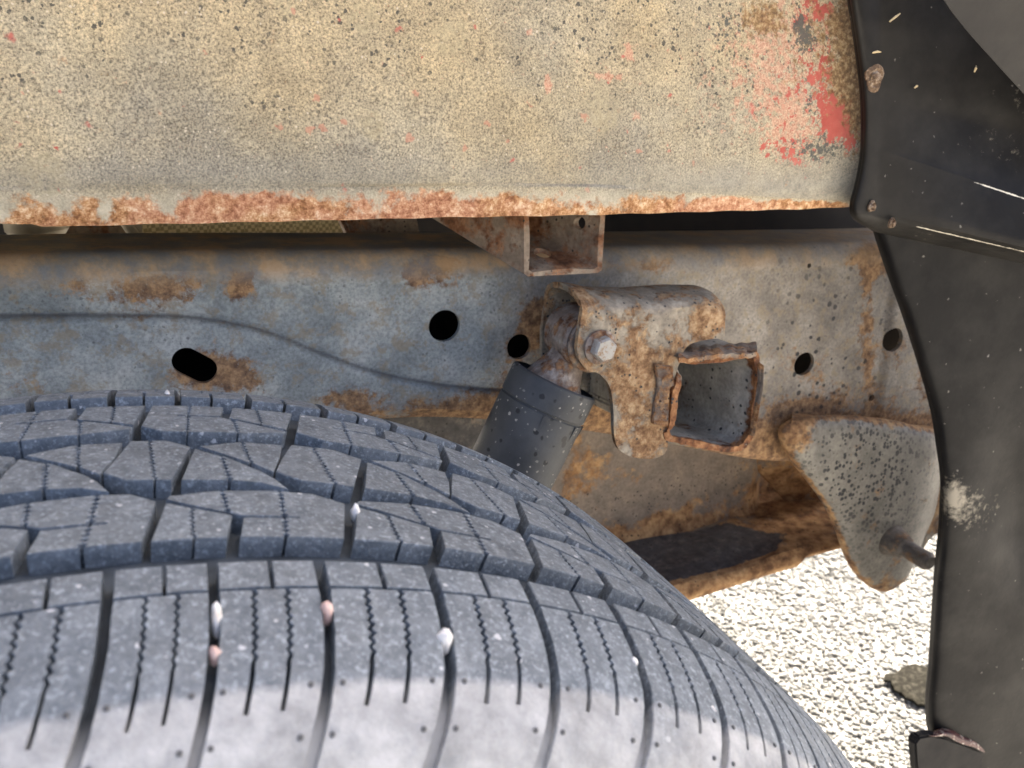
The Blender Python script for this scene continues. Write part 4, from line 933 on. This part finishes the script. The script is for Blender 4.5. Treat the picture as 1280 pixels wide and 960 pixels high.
def tyre():
    root = thing('tyre', 'large dusty black all-terrain tyre with siped tread blocks in the foreground', 'tyre', (0, YC, -R0+.002))
    # carcass under the blocks
    A = np.concatenate([np.linspace(-aa[-1], -AD-.06, 14), np.linspace(-AD-.055, AD+.055, 84), np.linspace(AD+.06, aa[-1], 14)]); nT = 320; V = []
    ts = np.linspace(-1, NP-1, nT, endpoint=False)
    tt, AA = np.meshgrid(ts, A, indexing='ij'); dep = np.where(np.abs(AA) > AD+.045, 0, -depth(AA)); V = tyre_pt(tt.ravel(), AA.ravel(), dep.ravel()); n = len(A)
    Fc = [(i*n+j, i*n+j+1, ((i+1) % nT)*n+j+1, ((i+1) % nT)*n+j) for i in range(nT) for j in range(n-1)]
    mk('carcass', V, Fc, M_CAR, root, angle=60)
    Y0 = YC*1000
    def conv(blocks): return [[[(x, mm(y)) for x, y in poly] for poly in b] for b in blocks]
    r4 = conv(row4()); r3 = conv(row3()); r5 = row5(0)+row5(1)
    r2 = [[[(PITCHMM*(.53*2+2*-.13)-x, -y) for x, y in poly] for poly in b] for b in r4]
    r1 = [[[(PITCHMM*(1.9)-x, -y) for x, y in poly] for poly in b] for b in r5]
    base = [(flat_mesh(b, c)) for row, c in ((r1, 4.), (r2, 12.), (r3, 12.), (r4, 12.), (r5, 4.)) for b in row]
    vis = range(-3, 9); RV = []; RF = []; off = np.array(root.location)
    for j in range(-3, -3+NP//2):
        for V, Fc in base:
            a = V[:, 1]/1000; z = V[:, 2]; h = np.where(z < -5, -depth(a)-.0006, np.where(z < -.1, -np.minimum(.00038, .5*depth(a)), 0))
            P = tyre_pt(V[:, 0]/PITCHMM+2*j, a, h)
            if j in vis: mk('tread_block', P, Fc, M_RUB, root, True, None, 28)
            else:
                o = len(RV); o = sum(len(q) for q in RV); RV.append(P); RF += [[i+o for i in f] for f in Fc]
    o = mk('tread_ring', np.concatenate(RV), RF, M_RUB, root, False); o['kind'] = 'stuff'
    # moulded vent pips beside each shoulder groove
    for t in range(-2, 11):
        for dt, yy in ((-.15, -123.2), (.13, -123.2), (-.15, -133.6), (.12, -133.6)):
            a = mm(yy)/1000; c = tyre_pt(np.array([t+dt+sweep(a*1000)]), np.array([a]), np.array([.0]))[0]; q = tyre_pt(np.array([t+dt+sweep(a*1000)]), np.array([a]), np.array([.0012]))[0]
            V, Fc = tube([c-(q-c)*.5, c+(q-c)*.35, c+(q-c)*.5], [.0008, .0007, .0003], 8); mk('vent_pip', V, Fc, M_CAR2, root)
    return root
k = NT('pip_rubber'); M_CAR2 = k.done((.09, .09, .09), .7)
tyre()
def hit_tyre(px, py, sink):
    d = fw+r2*(px-640)/F-u2*(py-480)/F; ts = np.linspace(.1, 1., 6000); P = CAM+d*ts[:, None]
    rr = R0-sink-np.interp(np.abs(P[:, 1]-YC), PW[:np.argmax(PW)], PD[:np.argmax(PW)]); g_ = np.hypot(P[:, 0], P[:, 2])-rr
    i = int(np.argmax(g_ < 0)); return P[i]
def pebbles():
    L = 'small {} pebble wedged in a tread groove{}'
    for px, py, rx, ry, mat, lab in ((444, 642, 5.5, 11, M_STONE_W, 'small white pebble wedged in the middle tread rib'), (271, 776, 6.5, 16, M_STONE_W, 'long white pebble wedged in a shoulder groove above a pink one'),
                                (269, 819, 7, 10, M_STONE_P, 'pink pebble wedged in a shoulder groove below a long white one'), (409, 766, 8.5, 11, M_STONE_P, 'pale pink pebble alone in a shoulder groove'),
                                (554, 801, 9, 14, M_STONE_W, 'largest white pebble, alone in a shoulder groove'), (792, 828, 5, 5.5, M_STONE_W, 'tiny white stone chip in a shoulder groove on the right'),
                                (209, 495, 4, 5, M_STONE_W, 'tiny white stone in the far tread row near the slotted hole'), (12, 494, 6, 4, M_STONE_W, 'pale stone in the far tread row at the left border'), (890, 889, 4, 7, M_STONE_W, 'white stone chip at the groove end on the tyre shoulder')):
        c = hit_tyre(px, py, .0010); k_ = F/np.dot(c-CAM, fw)/1.18
        bm = bmesh.new(); bmesh.ops.create_icosphere(bm, subdivisions=2, radius=1)
        for v in bm.verts: v.co *= 1+random.uniform(-.10, .10)
        e = c-CAM; e /= np.linalg.norm(e); sx = np.array(r2)*rx/k_; sy = np.array(u2)*ry/k_; sz = e*min(rx, ry)/k_*.9; pr = random.random()*9
        for v in bm.verts:
            p = v.co.copy(); w = 1+.14*math.sin(p.x*3+pr)+.12*math.sin(p.y*4+pr*2)+.06*math.sin(p.z*7+pr)
            v.co = Vector(c+(sx*p.x+sy*p.y+sz*p.z)*w)
        tag(bm_obj('pebble', bm, mat, None, True, 22), lab, 'pebble', 'pebbles caught in the tread')
pebbles()

# ================================================================== small thing on the gravel
def leaf():
    P = np.array([1.16, .51]);
    def gz(px, py): 
        d = fw+r2*(px-640)/F-u2*(py-480)/F; return CAM+d*((GZ+.010-CAM[2])/d[2])
    out = [(1106, 846), (1118, 838), (1136, 834), (1158, 832), (1180, 838), (1184, 858), (1176, 878), (1160, 882), (1142, 876), (1126, 866), (1114, 856)]
    rag = [(a[0]+random.uniform(-2.2, 2.2), a[1]+random.uniform(-1.8, 1.8)) for a in smooth_loop(out, 3)]
    bm = plate([gz(x, y)+np.array([.003*math.sin(i*3.7), .003*math.cos(i*5.3), .003*math.sin(i*2.1)]) for i, (x, y) in enumerate(rag)], .004, .001, 1, (0, 0, -1))
    tag(bm_obj('dead_leaf', bm, M_LEAF), 'flat dark grey-brown dead leaf lying on the white gravel by the liner', 'leaf')
leaf()
